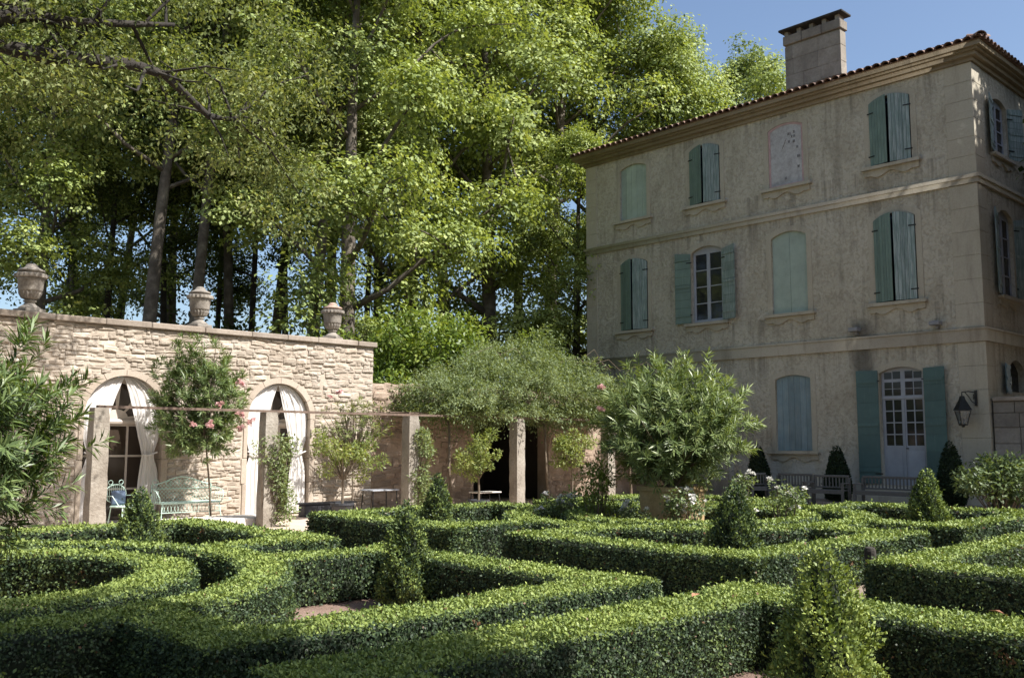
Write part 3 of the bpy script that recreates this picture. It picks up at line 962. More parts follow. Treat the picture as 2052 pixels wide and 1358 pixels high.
# sundial panel with a pink painted border
dl = plate('sundial', seg_poly(CY[2], 0.585, TZ[0] + 0.03, TZ[1] - 0.02, TZ[2] - 0.03), [], 0.02, 0.06, fm, M['dial'], house)
dl['label'] = 'white painted sundial panel with faded marks'
inn = seg_poly(CY[2], 0.50, TZ[0] + 0.12, TZ[1] - 0.09, TZ[2] - 0.10)
plate('painted_border', seg_poly(CY[2], 0.608, TZ[0] + 0.002, TZ[1], TZ[2] - 0.002), [seg_poly(CY[2], 0.545, TZ[0] + 0.07, TZ[1] - 0.05, TZ[2] - 0.06)], 0.005, 0.019, fm, M['dial_pink'], dl)
def stroke(a, b, w_=0.012):
    a, b = Vector(a), Vector(b); d = (b - a).normalized(); n_ = Vector((-d.y, d.x))*w_/2
    return [tuple(a + n_), tuple(a - n_), tuple(b - n_), tuple(b + n_)]
GL = {'I': [((0, 0), (0, 1))], 'V': [((-.3, 1), (0, 0)), ((.3, 1), (0, 0))], 'X': [((-.3, 1), (.3, 0)), ((.3, 1), (-.3, 0))]}
def numeral(txt, u, v, s):
    # front wall reads right-to-left in u, so advance towards -Y
    x = u
    for ch in txt:
        for (a, b) in GL[ch]:
            plate('mark', stroke((x - a[0]*s, v + a[1]*s), (x - b[0]*s, v + b[1]*s)), [], 0.008, 0.0195, fm, M['mark'], dl)
        x -= s*(0.45 if ch == 'I' else 0.75)
for txt, du, dv in (('XI', -0.10, 1.63), ('XII', -0.22, 1.52), ('X', -0.30, 1.66), ('IX', -0.26, 1.36), ('V', -0.12, 1.37), ('II', -0.38, 1.15), ('III', -0.40, 0.85), ('IV', -0.40, 0.52), ('II', 0.05, 0.22)):
    numeral(txt, CY[2] + du, TZ[0] + dv, 0.085)
plate('gnomon', stroke((CY[2] - 0.05, TZ[0] + 1.52), (CY[2] + 0.10, TZ[0] + 1.22), 0.010), [], -0.03, -0.022, fm, M['rust'], dl)

# glazed window between open shutters, first floor
def glazed(name, c, hw, z0, zs, za, cols, rows, zrow0, zrow1, mp, depth=0.10, par=None, mat='frame_grey'):
    par = par or house
    holes, rects = [], []
    fw_, mid = 0.075, 0.05
    for side in (-1, 1):
        u0 = c + (mid if side > 0 else -hw + fw_); u1 = c + (hw - fw_ if side > 0 else -mid)
        for i in range(cols):
            for (a, b) in zip(rows[:-1], rows[1:]):
                p0 = u0 + (u1 - u0)*i/cols + 0.016; p1 = u0 + (u1 - u0)*(i + 1)/cols - 0.016
                q0, q1 = a + 0.016, b - 0.016
                lim = min(seg_top(p0 - c, hw, zs, za), seg_top(p1 - c, hw, zs, za)) - 0.06
                rects.append((p0, p1, q0, min(q1, lim)))
    for r in rects: holes.append([(r[0], r[2]), (r[1], r[2]), (r[1], r[3]), (r[0], r[3])])
    fr = plate(name, seg_poly(c, hw - 0.003, z0, zs, za), holes, depth, depth + 0.06, mp, M[mat], par)
    for r in rects:
        plate('pane', [(r[0] - 0.008, r[2] - 0.008), (r[1] + 0.008, r[2] - 0.008), (r[1] + 0.008, r[3] + 0.008), (r[0] - 0.008, r[3] + 0.008)], [], depth + 0.025, depth + 0.031, mp, M['glass'], fr)
    return fr
c = CY[1]
zz = [5.74 + (8.0 - 5.74)*k/4 for k in range(5)]
glazed('window', c, 0.605, MZ[0] + 0.01, MZ[1], MZ[2], 1, zz, 0, 0, fm)
shutter('shutter', c + 0.63, 0.62, MZ[0], MZ[1] - 0.03, MZ[2] - 0.12, c, HW, 1, RAD(5), M['shutter_deep'], 9, True, False, label='green shutter folded open against the wall')
shutter('shutter', c - 0.63, 0.62, MZ[0], MZ[1] - 0.03, MZ[2] - 0.12, c, HW, -1, RAD(16), M['shutter_teal'], 9, True, False, label='green shutter standing half open with horizontal boards')

# front door: glazed double leaf with transom light
c = CY[3]
rows = [1.55, 1.88, 2.21, 2.54, 2.87]
dr = glazed('door', c, 0.625, 0.46, 3.62, 3.78, 2, rows + [], 0, 0, fm, 0.12)
dr2 = None
# transom lights and arched top panes sit above a rail
for side in (-1, 1):
    u0 = c + (0.05 if side > 0 else -0.55); u1 = c + (0.55 if side > 0 else -0.05)
    for i in range(2):
        p0 = u0 + (u1 - u0)*i/2 + 0.016; p1 = u0 + (u1 - u0)*(i + 1)/2 - 0.016
        for (a, b) in ((2.98, 3.16), (3.18, 3.36), (3.45, 3.66)):
            lim = min(seg_top(p0 - c, 0.625, 3.62, 3.78), seg_top(p1 - c, 0.625, 3.62, 3.78)) - 0.03
            plate('pane', [(p0, a), (p1, a), (p1, min(b, lim)), (p0, min(b, lim))], [], 0.112, 0.119, fm, M['glass'], dr)
plate('transom_rail', [(c - 0.62, 2.89), (c + 0.62, 2.89), (c + 0.62, 2.95), (c - 0.62, 2.95)], [], 0.09, 0.118, fm, M['frame_grey'], dr)
plate('meeting_stile', [(c - 0.022, 0.47), (c + 0.022, 0.47), (c + 0.022, 2.885), (c - 0.022, 2.885)], [], 0.095, 0.118, fm, M['frame_grey'], dr)
for side in (-1, 1):
    u0, u1 = sorted((c + side*0.09, c + side*0.54))
    plate('kick_panel', [(u0, 0.62), (u1, 0.62), (u1, 1.42), (u0, 1.42)], [], 0.106, 0.119, fm, M['frame_grey'], dr)
hnd = MB().box(HX + 0.06, HX + 0.09, c - 0.10, c - 0.04, 1.47, 1.50); hnd.build('handle', M['iron'], dr)
shutter('shutter', c + 0.65, 0.63, 0.47, 3.70, 3.72, c, HW, 1, RAD(6), M['shutter_door'], 7, True, False, label='tall green door shutter folded back on the left')
shutter('shutter', c - 0.65, 0.63, 0.47, 3.70, 3.72, c, HW, -1, RAD(9), M['shutter_door'], 7, True, False, label='tall green door shutter with a slipped board on the right')
box('door_step', HX - 0.55, HX - 0.052, c - 0.95, c + 0.95, 0.0, 0.42, M['trim'], house, 0.02)
box('door_step', HX - 0.95, HX - 0.552, c - 1.2, c + 1.2, 0.0, 0.21, M['trim'], house, 0.02)

# side windows with open shutters
for (cx_, hw, z0, zs, za) in ((28.30, 0.55, 9.75, 11.3, 11.45), (28.30, 0.58, 5.70, 8.0, 8.2)):
    surround(cx_, hw, z0, zs, za, sm)
    glazed('window', cx_, hw - 0.005, z0 + 0.01, zs, za, 1, [z0 + 0.1 + (zs - z0 - 0.12)*k/4 for k in range(5)], 0, 0, sm)
    shutter('shutter', cx_ - hw - 0.03, 0.55, z0, zs, za - 0.1, cx_, hw, -1, RAD(12), M['shutter_teal'], 8, True, False, front=False)
    shutter('shutter', cx_ + hw + 0.03, 0.55, z0, zs, za - 0.1, cx_, hw, 1, RAD(25), M['shutter_teal'], 8, True, False, front=False)
plate('dark_window', seg_poly(28.6, 0.615, 3.06, 3.65, 3.94), [], 0.18, 0.2, sm, M['glass'], house)
shutter('shutter', 28.6 - 0.66, 0.62, 2.95, 3.75, 3.8, 28.6, 0.62, -1, RAD(10), M['shutter_blue'], 4, True, False, front=False)

# low masonry wall running from the house corner to the right
lw = thing('block_wall', 'low grey masonry wall meeting the house corner at right', 'wall')
box('wall_core', HX + 0.14, HX + 0.52, 2.5, HY0 - 0.06, 0, 2.72, M['chimney'], lw)
z = 0.0; row = 0
while z < 2.7:
    hgt = [0.42, 0.38, 0.46, 0.36][row % 4]
    y = HY0 - 0.07
    while y > 2.9:
        l = random.uniform(0.45, 0.8)
        V, F = bevbox_vf(HX + 0.09 + random.uniform(-0.012, 0.012), HX + 0.135, max(y - l, 2.55) + 0.006, y - 0.006, z + 0.006, min(z + hgt, 2.72) - 0.006, 0.01)
        mesh('stone_block', V, F, M['chimney'], lw)
        y -= l
    z += hgt; row += 1
for k in range(7):
    V, F = bevbox_vf(HX + 0.02, HX + 0.62, 2.5 + k*0.99, 2.5 + k*0.99 + 0.98, 2.725, 2.84, 0.02)
    mesh('coping_stone', V, F, M['coping'], lw)

# wall lantern on a scrolled bracket
ln = thing('wall_lantern', 'black iron wall lantern on a bracket right of the door', 'lantern', (HX, 9.98, 0))
bx_, by_ = -0.34, 0.06
b = MB(); b.box(-0.075, -0.036, -0.22, -0.16, 2.62, 3.03)
b.tube([(-0.06, -0.19, 2.98), (-0.2, -0.06, 3.0), (bx_, by_, 2.98), (bx_, by_, 2.88)], 0.016, 5)
b.tube([(-0.06, -0.19, 2.68), (-0.13, -0.12, 2.72), (-0.2, -0.06, 2.86), (-0.27, 0.0, 2.97)], 0.012, 5)
b.tube([(-0.1 + 0.05*math.cos(a*0.7), -0.15 + 0.03*math.cos(a*0.7), 2.86 + 0.07*math.sin(a*0.7)) for a in range(10)], 0.008, 4)
b.build('bracket', M['iron'], ln)
def frus(r0, z0, r1, z1):
    V, F = lathe_vf([(r0, z0), (r1, z1)], 4); return [(bx_ + x, by_ + y, z) for x, y, z in V], F
h_ = MB(); h_.add(*frus(0.25, 2.50, 0.09, 2.78)); h_.add(*frus(0.09, 2.781, 0.06, 2.88)); h_.build('hood', M['iron'], ln)
f_ = MB()
for k in range(4):
    a = math.pi/2*k
    f_.tube([(bx_ + 0.21*math.cos(a), by_ + 0.21*math.sin(a), 2.49), (bx_ + 0.11*math.cos(a), by_ + 0.11*math.sin(a), 2.13)], 0.012, 4)
f_.add(*frus(0.12, 2.10, 0.125, 2.135)); f_.add(*frus(0.03, 2.05, 0.05, 2.099)); f_.build('cage', M['iron'], ln)
g_ = MB(); V, F = frus(0.105, 2.14, 0.195, 2.488); g_.add(V, F[:-2]); g_.build('glass', M['lantern_glass'], ln)
c_ = MB(); c_.tube([(bx_, by_, 2.137), (bx_, by_, 2.3)], 0.022, 6); c_.build('lamp_holder', M['frame_grey'], ln)

def spot(y, z, label):
    s = thing('wall_spotlight', label, 'spotlight', (HX, y, z), 0, 'spotlights on the house front')
    a = MB(); a.box(-0.10, -0.002, -0.04, 0.04, -0.10, -0.02); a.build('mount', M['lamp_metal'], s)
    V, F = bevbox_vf(-0.30, -0.06, -0.14, 0.14, -0.015, 0.10, 0.015); mesh('lamp_head', V, F, M['lamp_metal'], s)
spot(13.05, 4.88, 'small spotlight above the dark stain on the house front')
spot(10.71, 4.86, 'small spotlight beside the corner blocks of the house front')

# ------------------------------------------------------------------ the arcaded garden wall
def stone_variants(n, mat, name='stone'):
    out = []
    for v in range(n):
        gx, gz = 5, 4
        V, F = [], []
        for j in range(gz + 1):
            for i in range(gx + 1):
                x, z = -0.5 + i/gx, -0.5 + j/gz
                ex, ez = abs(x)*2, abs(z)*2
                r = max(ex, ez)
                y = -0.5 + (0.30 if r > 0.99 else 0.0) + random.uniform(-0.07, 0.08)
                if ex > 0.99 and ez > 0.99: x *= random.uniform(0.84, 0.98); z *= random.uniform(0.76, 0.98)
                elif ex > 0.99: x *= random.uniform(0.92, 1.0)
                elif ez > 0.99: z *= random.uniform(0.88, 1.0)
                V.append((x + (random.uniform(-.05, .05) if ex < 0.9 else 0), y, z + (random.uniform(-.05, .05) if ez < 0.9 else 0)))
        for j in range(gz):
            for i in range(gx):
                a = j*(gx + 1) + i
                F.append((a, a + 1, a + gx + 2, a + gx + 1))
        per = [i for i in range(gx + 1)] + [(j + 1)*(gx + 1) - 1 for j in range(1, gz + 1)] + [gz*(gx + 1) + i for i in range(gx - 1, -1, -1)] + [j*(gx + 1) for j in range(gz - 1, 0, -1)]
        b = len(V)
        for k in per: V.append((V[k][0], 0.5, V[k][2]))
        for k in range(len(per)):
            k2 = (k + 1) % len(per)
            F.append((per[k2], per[k], b + k, b + k2))
        me = bpy.data.meshes.new(name); me.from_pydata(V, [], F); me.update(); me.materials.append(mat)
        out.append((me, np.array(V), F))
    return out

def rubble(parent, x0, x1, zmax, blocked, yface, sv, hrange, lrange, limit=300, zmin=0.0, rest_mat=None):
    """lay uneven courses of stones; the largest become parts, the rest one joined part"""
    stones = []
    xs = [x0]
    while xs[-1] < x1 - 0.9: xs.append(xs[-1] + random.uniform(0.7, 1.5))
    xs[-1] = x1
    for pa, pb in zip(xs[:-1], xs[1:]):
        z = zmin - random.uniform(0, 0.05)
        row = 0
        tilt = random.uniform(-0.11, 0.11)
        while z < zmax - 0.05:
            h = random.uniform(*hrange)
            if z + h > zmax - 0.04: h = zmax - z
            x = pa - (random.uniform(0, 0.16) if pa > x0 else 0)
            end = pb - (random.uniform(0, 0.16) if pb < x1 else 0)
            while x < end - 0.05:
                l = random.uniform(*lrange)*(1 if random.random() > 0.25 else 0.55)
                a, b = x, min(x + l, end)
                if end - b < 0.09: b = end
                zc = z + h/2 + tilt*(x - pa - 0.5) + random.uniform(-0.03, 0.03)
                lo, hi = blocked(zc, h)(a, b)
                for (p, q) in lo_hi(a, b, lo, hi):
                    if q - p < 0.06: continue
                    if h > 0.13 and q - p < 0.34 and random.random() < 0.22:      # two thin stones instead of one
                        g_ = random.uniform(0.4, 0.6)
                        stones.append(((p + q)/2, zc - h/2 + h*g_/2, q - p, h*g_)); stones.append(((p + q)/2, zc + h*g_/2, q - p, h*(1 - g_)))
                    else: stones.append(((p + q)/2, zc, q - p, h*random.uniform(0.82, 1.15)))
                x = b
            z += h; row += 1
    cut = sorted(stones, key=lambda s: -s[2]*s[3]/(1 + 0.01*s[0]))
    big, rest = cut[:limit], cut[limit:]
    for (x, z, l, h) in big:
        me, V, F = random.choice(sv)
        o = link('stone', me, None, parent)
        o.location = (x, yface + 0.01 + random.uniform(-0.022, 0.022), z)
        o.scale = (l*1.01*random.choice((1, -1)), 0.065, h*1.03*random.choice((1, -1)))
        o.rotation_euler = (random.uniform(-.07, .07), random.uniform(-0.14, 0.14), random.uniform(-.05, .05))
    if rest:
        mb = MB()
        for (x, z, l, h) in rest:
            me, V, F = random.choice(sv)
            Q = V*np.array([l*1.01, 0.065, h*1.03]) + np.array([x, yface + 0.01 + random.uniform(-0.012, 0.012), z])
            mb.add(Q.tolist(), F)
        o = mb.build('small_stones', rest_mat or M['wall_stone'], parent); o['kind'] = 'stuff'

def lo_hi(a, b, lo, hi):
    """pieces of a..b left of lo and right of hi"""
    if lo is None: return [(a, b)]
    r = []
    if a < lo: r.append((a, min(b, lo)))
    if b > hi: r.append((max(a, hi), b))
    return r

A1, A2, AHW, ASP, AAP = 7.47, 10.94, 0.78, 2.15, 2.94
SUR = 0.13
def blocked_high(zc, h):
    def f(a, b):
        for c_ in (A1, A2):
            if zc < ASP: hw = AHW + SUR
            else:
                q = 1 - ((zc - ASP)/(AAP - ASP + SUR))**2
                if q <= 0: continue
                hw = (AHW + SUR)*math.sqrt(q)
            if b > c_ - hw and a < c_ + hw: return c_ - hw, c_ + hw
        return None, None
    return f

wall = thing('garden_wall', 'high rubble stone wall with two curtained arches and urns on top', 'wall')
WX0, WX1, WZ = 2.2, 13.46, 3.93
gm = lambda u, v, w_: (u, WY + w_, v)
plate('wall_core', [(WX0, 0), (WX1, 0), (WX1, WZ - 0.01), (WX0, WZ - 0.01)], [arch_poly(A1, AHW + 0.04, -0.05, ASP, AAP + 0.04), arch_poly(A2, AHW + 0.04, -0.05, ASP, AAP + 0.04)], 0.006, 0.45, gm, M['wall_mortar'], wall)
sv = stone_variants(10, M['wall_stone'])
rubble(wall, WX0 + 0.8, WX1, WZ, blocked_high, WY, sv, (0.06, 0.135), (0.13, 0.40))
x = WX0
while x < WX1:                                     # coping slabs
    l = random.uniform(0.75, 1.15)
    e = min(x + l, WX1 + 0.06)
    V, F = bevbox_vf(x + 0.004, e - 0.004, WY - 0.09 + random.uniform(-0.01, 0.01), WY + 0.52, WZ, WZ + 0.12 + random.uniform(-0.006, 0.01), 0.015)
    mesh('coping_stone', V, F, M['coping'], wall)
    x += l
for c_ in (A1, A2):                                # dressed jambs and arch stones
    for s in (-1, 1):
        z = 0.0
        k = 0
        while z < ASP - 0.01:
            h = min([0.72, 0.55, 0.88][k % 3], ASP - z)
            ww = SUR + (0.0 if k % 2 else -0.035)
            x0, x1 = sorted((c_ + s*AHW, c_ + s*(AHW + ww)))
            V, F = bevbox_vf(x0, x1, WY - 0.022, WY + 0.42, z + 0.004, z + h - 0.004, 0.008)
            mesh('jamb_stone', V, F, M['dressed'], wall)
            z += h; k += 1
    nv = 6
    for k in range(nv):
        t0, t1 = math.pi*k/nv + 0.006, math.pi*(k + 1)/nv - 0.006
        rz0 = AAP - ASP
        P = [(c_ + (AHW)*math.cos(t), ASP + rz0*math.sin(t)) for t in np.linspace(t0, t1, 7)] + [(c_ + (AHW + SUR)*math.cos(t), ASP + (rz0 + SUR)*math.sin(t)) for t in np.linspace(t1, t0, 7)]
        plate('arch_stone', P, [], -0.022, 0.42, gm, M['dressed'], wall)

# lower stretch of wall behind the pergola
low = thing('lower_garden_wall', 'lower rubble stone wall under the vine behind the pergola', 'wall')
LZ = 3.08
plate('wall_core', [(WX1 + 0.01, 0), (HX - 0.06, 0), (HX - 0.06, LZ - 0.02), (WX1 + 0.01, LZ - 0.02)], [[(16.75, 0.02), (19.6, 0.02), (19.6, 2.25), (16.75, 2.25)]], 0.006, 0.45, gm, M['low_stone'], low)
box('lintel', 16.6, 19.75, WY - 0.02, WY + 0.44, 2.255, 2.42, M['wood_grey'], low)
shed = MB(); shed.box(16.4, 16.5, WY + 0.46, WY + 3.2, 0, 2.6); shed.box(19.9, 20.0, WY + 0.46, WY + 3.2, 0, 2.6); shed.box(16.51, 19.89, WY + 3.1, WY + 3.2, 0, 2.6); shed.box(16.3, 20.1, WY + 0.46, WY + 3.3, 2.61, 2.7)
shed.build('dark_recess', M['room'], low)
nb = lambda zc, h: (lambda a, b: (16.75, 19.6) if (zc < 2.3 and b > 16.75 and a < 19.6) else (None, None))
sv2 = stone_variants(6, M['low_stone'])
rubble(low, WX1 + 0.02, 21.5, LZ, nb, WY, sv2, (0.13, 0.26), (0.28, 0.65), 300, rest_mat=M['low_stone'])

# glazed doors of the arches; the dim rooms are only pane colour
for c_, lab in ((A1, 'stone framed glazed door in the left arch'), (A2, 'stone framed glazed door in the right arch')):
    d = thing('glazed_door', lab, 'door', (c_, WY + 0.40, 0))
    mpd = lambda u, v, w_: (u, w_, v)
    holes, panes = [], []
    for (u0, u1) in ((-0.72, -0.27), (-0.17, 0.21), (0.25, 0.72)):
        for (v0, v1) in ((0.06, 0.66), (0.70, 1.32), (1.36, 1.94)):
            holes.append([(u0, v0), (u1, v0), (u1, v1), (u0, v1)]); panes.append((u0, u1, v0, v1))
    # fanlight openings
    fan = []
    for k in range(4):
        t0, t1 = math.pi*k/4 + 0.09, math.pi*(k + 1)/4 - 0.09
        fan.append([(0.22*math.cos(t), 2.12 + 0.16*math.sin(t)) for t in (t0, (t0 + t1)/2, t1)] + [(0.68*math.cos(t), 2.14 + 0.68*math.sin(t)) for t in (t1, (t0 + t1)/2, t0)])
    fr = plate('frame', arch_poly(0, AHW - 0.005, 0.0, ASP, AAP - 0.01), holes + fan, 0.0, 0.07, mpd, M['frame_stone'], d)
    V, F = tube_vf([(-AHW + 0.01, -0.03, 2.03), (AHW - 0.01, -0.03, 2.03)], 0.055, 8); mesh('transom', V, F, M['frame_stone'], d)
    V, F = tube_vf([(-0.22, -0.02, 0.02), (-0.22, -0.02, 1.97)], 0.05, 8); mesh('post', V, F, M['frame_stone'], d)
    for (u0, u1, v0, v1) in panes:
        plate('pane', [(u0 - .006, v0 - .006), (u1 + .006, v0 - .006), (u1 + .006, v1 + .006), (u0 - .006, v1 + .006)], [], 0.03, 0.036, mpd, M['arch_glass'], d)
    for P in fan:
        plate('fanlight_pane', P, [], 0.03, 0.036, mpd, M['arch_glass'], d)

# curtains
def curtain(c_, s, label, tie_u=0.56, seed=0):
    z = np.concatenate([np.linspace(AAP - 0.03, 1.4, 26), np.linspace(1.36, 0.04, 22)])
    nu = 40
    V, F = [], []
    for i, zz in enumerate(z):
        q = 1 - max(0, (zz - ASP)/(AAP - ASP))**2
        xo = (AHW - 0.012)*math.sqrt(max(q, 0)) if zz > ASP else AHW - 0.012
        tz = 1.36
        if zz > tz:
            f = (AAP - 0.03 - zz)/(AAP - 0.03 - tz)
            xi = tie_u*AHW*(f**0.85)
        else:
            f = (tz - zz)/tz
            xi = AHW*(tie_u - 0.10*math.sin(f*math.pi*0.55))
        xi = min(xi, xo - 0.004)
        pinch = math.exp(-((zz - tz)/0.25)**2)
        xo2 = xo - 0.10*pinch*(s if False else 1)
        for j in range(nu + 1):
            u = j/nu
            x = xi + (xo2 - xi)*u
            ph = u*math.pi*2*3.1 + seed + 0.35*math.sin(zz*2 + seed)
            amp = 0.018*(1 - 0.6*pinch)*(0.35 + 0.65*min(1, (AAP - zz)/0.5))
            V.append((c_ + s*x, WY + 0.10 - amp*math.sin(ph) - 0.02*math.sin(2.3*ph + 1.0)*0.5 - 0.03*pinch*(1 - u) + 0.004*math.sin(9.7*ph + 3*zz) + 0.003*math.sin(17*u + 23*zz), zz))
    for i in range(len(z) - 1):
        for j in range(nu):
            a = i*(nu + 1) + j
            F.append((a, a + 1, a + nu + 2, a + nu + 1))
    root = thing('curtain', label, 'curtain', (0, 0, 0), 0, 'white curtains in the wall arches')
    mesh('drape', V, F, M['cloth'], root, True)
    pts = [(c_ + s*(tie_u*AHW - 0.01), WY + 0.02, 1.37), (c_ + s*(tie_u*AHW + 0.12), WY + 0.025, 1.35), (c_ + s*(AHW - 0.05), WY + 0.06, 1.42)]
    V, F = tube_vf(pts, 0.016, 6); mesh('tie', V, F, M['cloth'], root)
curtain(A1, -1, 'white curtain on the left side of the left arch', 0.62, 0.3)
curtain(A1, 1, 'white curtain on the right side of the left arch', 0.52, 1.7)
curtain(A2, -1, 'white curtain on the left side of the right arch', 0.56, 2.9)
curtain(A2, 1, 'white curtain on the right side of the right arch', 0.50, 4.1)

# urns with lids
def urn(x, label, s=1.0, lid='urn'):
    u = thing('stone_urn', label, 'urn', (x, WY + 0.2, WZ + 0.128), random.uniform(0, 1), 'lidded urns on the wall')
    box('plinth', -0.20*s, 0.20*s, -0.20*s, 0.20*s, 0, 0.07*s, M['urn'], u, 0.012)
    V, F = lathe_vf([(0.19*s, 0.071*s), (0.19*s, 0.09*s), (0.15*s, 0.12*s), (0.095*s, 0.16*s), (0.085*s, 0.19*s), (0.115*s, 0.205*s), (0.115*s, 0.225*s), (0.08*s, 0.235*s)], 24); mesh('foot', V, F, M['urn'], u, True)
    V, F = lathe_vf([(0.08*s, 0.236*s), (0.155*s, 0.27*s), (0.195*s, 0.34*s), (0.205*s, 0.385*s)], 36, (1, 3, 0.085)); mesh('gadrooned_base', V, F, M['urn'], u)
    V, F = lathe_vf([(0.20*s, 0.386*s), (0.208*s, 0.42*s), (0.225*s, 0.60*s), (0.245*s, 0.635*s)], 28); mesh('body', V, F, M['urn'], u, True)
    V, F = lathe_vf([(0.245*s, 0.636*s), (0.285*s, 0.65*s), (0.29*s, 0.70*s), (0.27*s, 0.715*s), (0.22*s, 0.72*s)], 40, (1, 2, 0.06)); mesh('rim', V, F, M['urn'], u)
    V, F = lathe_vf([(0.19*s, 0.721*s), (0.20*s, 0.75*s), (0.235*s, 0.765*s), (0.225*s, 0.79*s), (0.14*s, 0.825*s), (0.105*s, 0.855*s), (0.10*s, 0.885*s), (0.06*s, 0.91*s), (0.015*s, 0.918*s)], 24); mesh('lid', V, F, M[lid], u, True)
urn(5.65, 'lidded stone urn on the wall at far left', 1.04)
urn(9.05, 'lidded pale stone urn on the wall above the oleander', 0.98)
urn(12.40, 'reddish lidded urn near the right end of the wall', 0.98, 'urn_lid')

# ------------------------------------------------------------------ pergola
PY = 16.71
pg = thing('pergola', 'stone pillars carrying a thin rusty rail in front of the wall', 'pergola')
def pillar(x, r=0.145, h=2.2):
    V, F = [], []
    nz, ns = 12, 12
    for i in range(nz + 1):
        z = h*i/nz
        for k in range(ns):
            a = 2*math.pi*(k + 0.5)/ns
            q = max(abs(math.cos(a)), abs(math.sin(a)))
            rr = r*(0.97/q*0.86 + 0.14) + random.uniform(-0.010, 0.010) - (0.02 if i == nz else 0)
            V.append((x + rr*math.cos(a), PY + rr*math.sin(a), z))
    for i in range(nz):
        for k in range(ns):
            k2 = (k + 1) % ns
            F.append((i*ns + k, i*ns + k2, (i + 1)*ns + k2, (i + 1)*ns + k))
    F.append(tuple(nz*ns + k for k in range(ns)))
    return mesh('pillar', V, F, M['pillar'], pg)
PX = [6.10, 9.33, 12.80, 16.05, 19.40]
for x in PX: pillar(x)
b = MB()
for x0, x1 in ((PX[0] - 0.05, 12.8), (12.8, PX[4] + 0.1)): b.box(x0, x1 - 0.002, PY - 0.03, PY + 0.03, 2.20, 2.245)
b.build('rail', M['rust'], pg)
for x in [12.8, 14.4, 16.05, 17.7, 19.4]: box('cross_rail', x - 0.025, x + 0.025, PY + 0.032, WY - 0.06, 2.25, 2.29, M['rust'], pg)
for y in (17.5, 18.3): box('wire_rail', 12.8, 19.5, y - 0.012, y + 0.012, 2.292, 2.316, M['rust'], pg)

# pale stone kerb of the terrace in front of the bench
kb = thing('stone_slab', 'long pale stone slab in front of the green bench', 'slab', (0, 0, 0))
for k, (a, b_) in enumerate(((7.2, 8.0), (8.01, 8.85), (8.86, 9.65))):
    V, F = bevbox_vf(a, b_, 16.95, 17.85, 0.004, 0.17, 0.015); mesh('flagstone', V, F, M['slab'], kb)

# ------------------------------------------------------------------ garden furniture
def wires(mb, pts, r=0.006, seg=4): mb.tube(pts, r, seg)
def iron_bench(x0, x1, y, label):
    """wire bench with lattice back, scrolled top and curved arms"""
    L_ = x1 - x0
    g = thing('metal_bench', label, 'bench', ((x0 + x1)/2, y, 0.0))
    hw = L_/2
    def topz(u): return 0.78 + 0.15*math.cos(u/hw*math.pi/2)**2
    f = MB()
    wires(f, [(-hw, 0.22, 0.42)] + [(u, 0.24, topz(u)) for u in np.linspace(-hw, hw, 22)] + [(hw, 0.22, 0.42)], 0.011, 5)
    wires(f, [(-hw, 0.22, 0.70), (hw, 0.22, 0.70)], 0.009)
    for s in (-1, 1):
        wires(f, [(s*(hw*0.45) + 0.05*math.cos(a), 0.235, 0.80 + 0.05*math.sin(a)) for a in np.linspace(0, 2*math.pi, 12)], 0.006)
        wires(f, [(s*(hw*0.15) + 0.04*math.cos(a), 0.235, 0.83 + 0.05*math.sin(a)) for a in np.linspace(0, 2*math.pi, 12)], 0.006)
        wires(f, [(s*(hw - 0.07) + 0.06*math.cos(a), 0.235, 0.83 + 0.05*math.sin(a)) for a in np.linspace(0, 2*math.pi, 12)], 0.006)
    f.build('back_frame', M['mint'], g)
    l = MB()
    for k in range(int(L_/0.075) + 8):
        for s in (-1, 1):
            u = -hw - 0.3 + k*0.075
            P = []
            for q in np.linspace(0, 1, 14):
                uu = (u + q*0.5) if s > 0 else (u + 0.5 - q*0.5)
                zz = 0.42 + q*0.52
                if -hw <= uu <= hw and zz <= topz(uu): P.append((uu, 0.225 + 0.02*q + 0.002*s, zz))
            if len(P) > 1: wires(l, P, 0.0045, 3)
    l.build('back_lattice', M['mint'], g)
    st = MB(); V, F = bevbox_vf(-hw, hw, -0.24, 0.20, 0.415, 0.45, 0.01); st.add(V, F); st.build('seat', M['mint'], g)
    ap = MB()
    for k in range(int(L_/0.07)):
        u = -hw + 0.04 + k*0.07
        wires(ap, [(u, -0.235, 0.41), (u + 0.05, -0.235, 0.25)], 0.005, 3); wires(ap, [(u + 0.05, -0.233, 0.41), (u, -0.233, 0.25)], 0.005, 3)
    wires(ap, [(-hw, -0.235, 0.25), (hw, -0.235, 0.25)], 0.007)
    ap.build('front_lattice', M['mint'], g)
    for s in (-1, 1):
        a = MB()
        wires(a, [(s*hw, 0.22, 0.72), (s*(hw + 0.06), 0.05, 0.70), (s*(hw + 0.07), -0.16, 0.66), (s*(hw + 0.04), -0.24, 0.55), (s*hw, -0.24, 0.43)], 0.010, 5)
        for q in (0.12, 0.02, -0.08, -0.17): wires(a, [(s*hw, q, 0.44), (s*(hw + 0.05), q, 0.68)], 0.006, 4)
        a.build('arm', M['mint'], g)
        for yy in (-0.22, 0.22):
            q = MB(); wires(q, [(s*(hw - 0.03), yy, 0.415), (s*(hw - 0.01), yy*1.1, 0.2), (s*(hw + 0.02), yy*1.2, 0.006)], 0.012, 5); q.build('leg', M['mint'], g)
iron_bench(7.86, 9.10, 18.35, 'pale green wirework bench with lattice back by the stone wall')

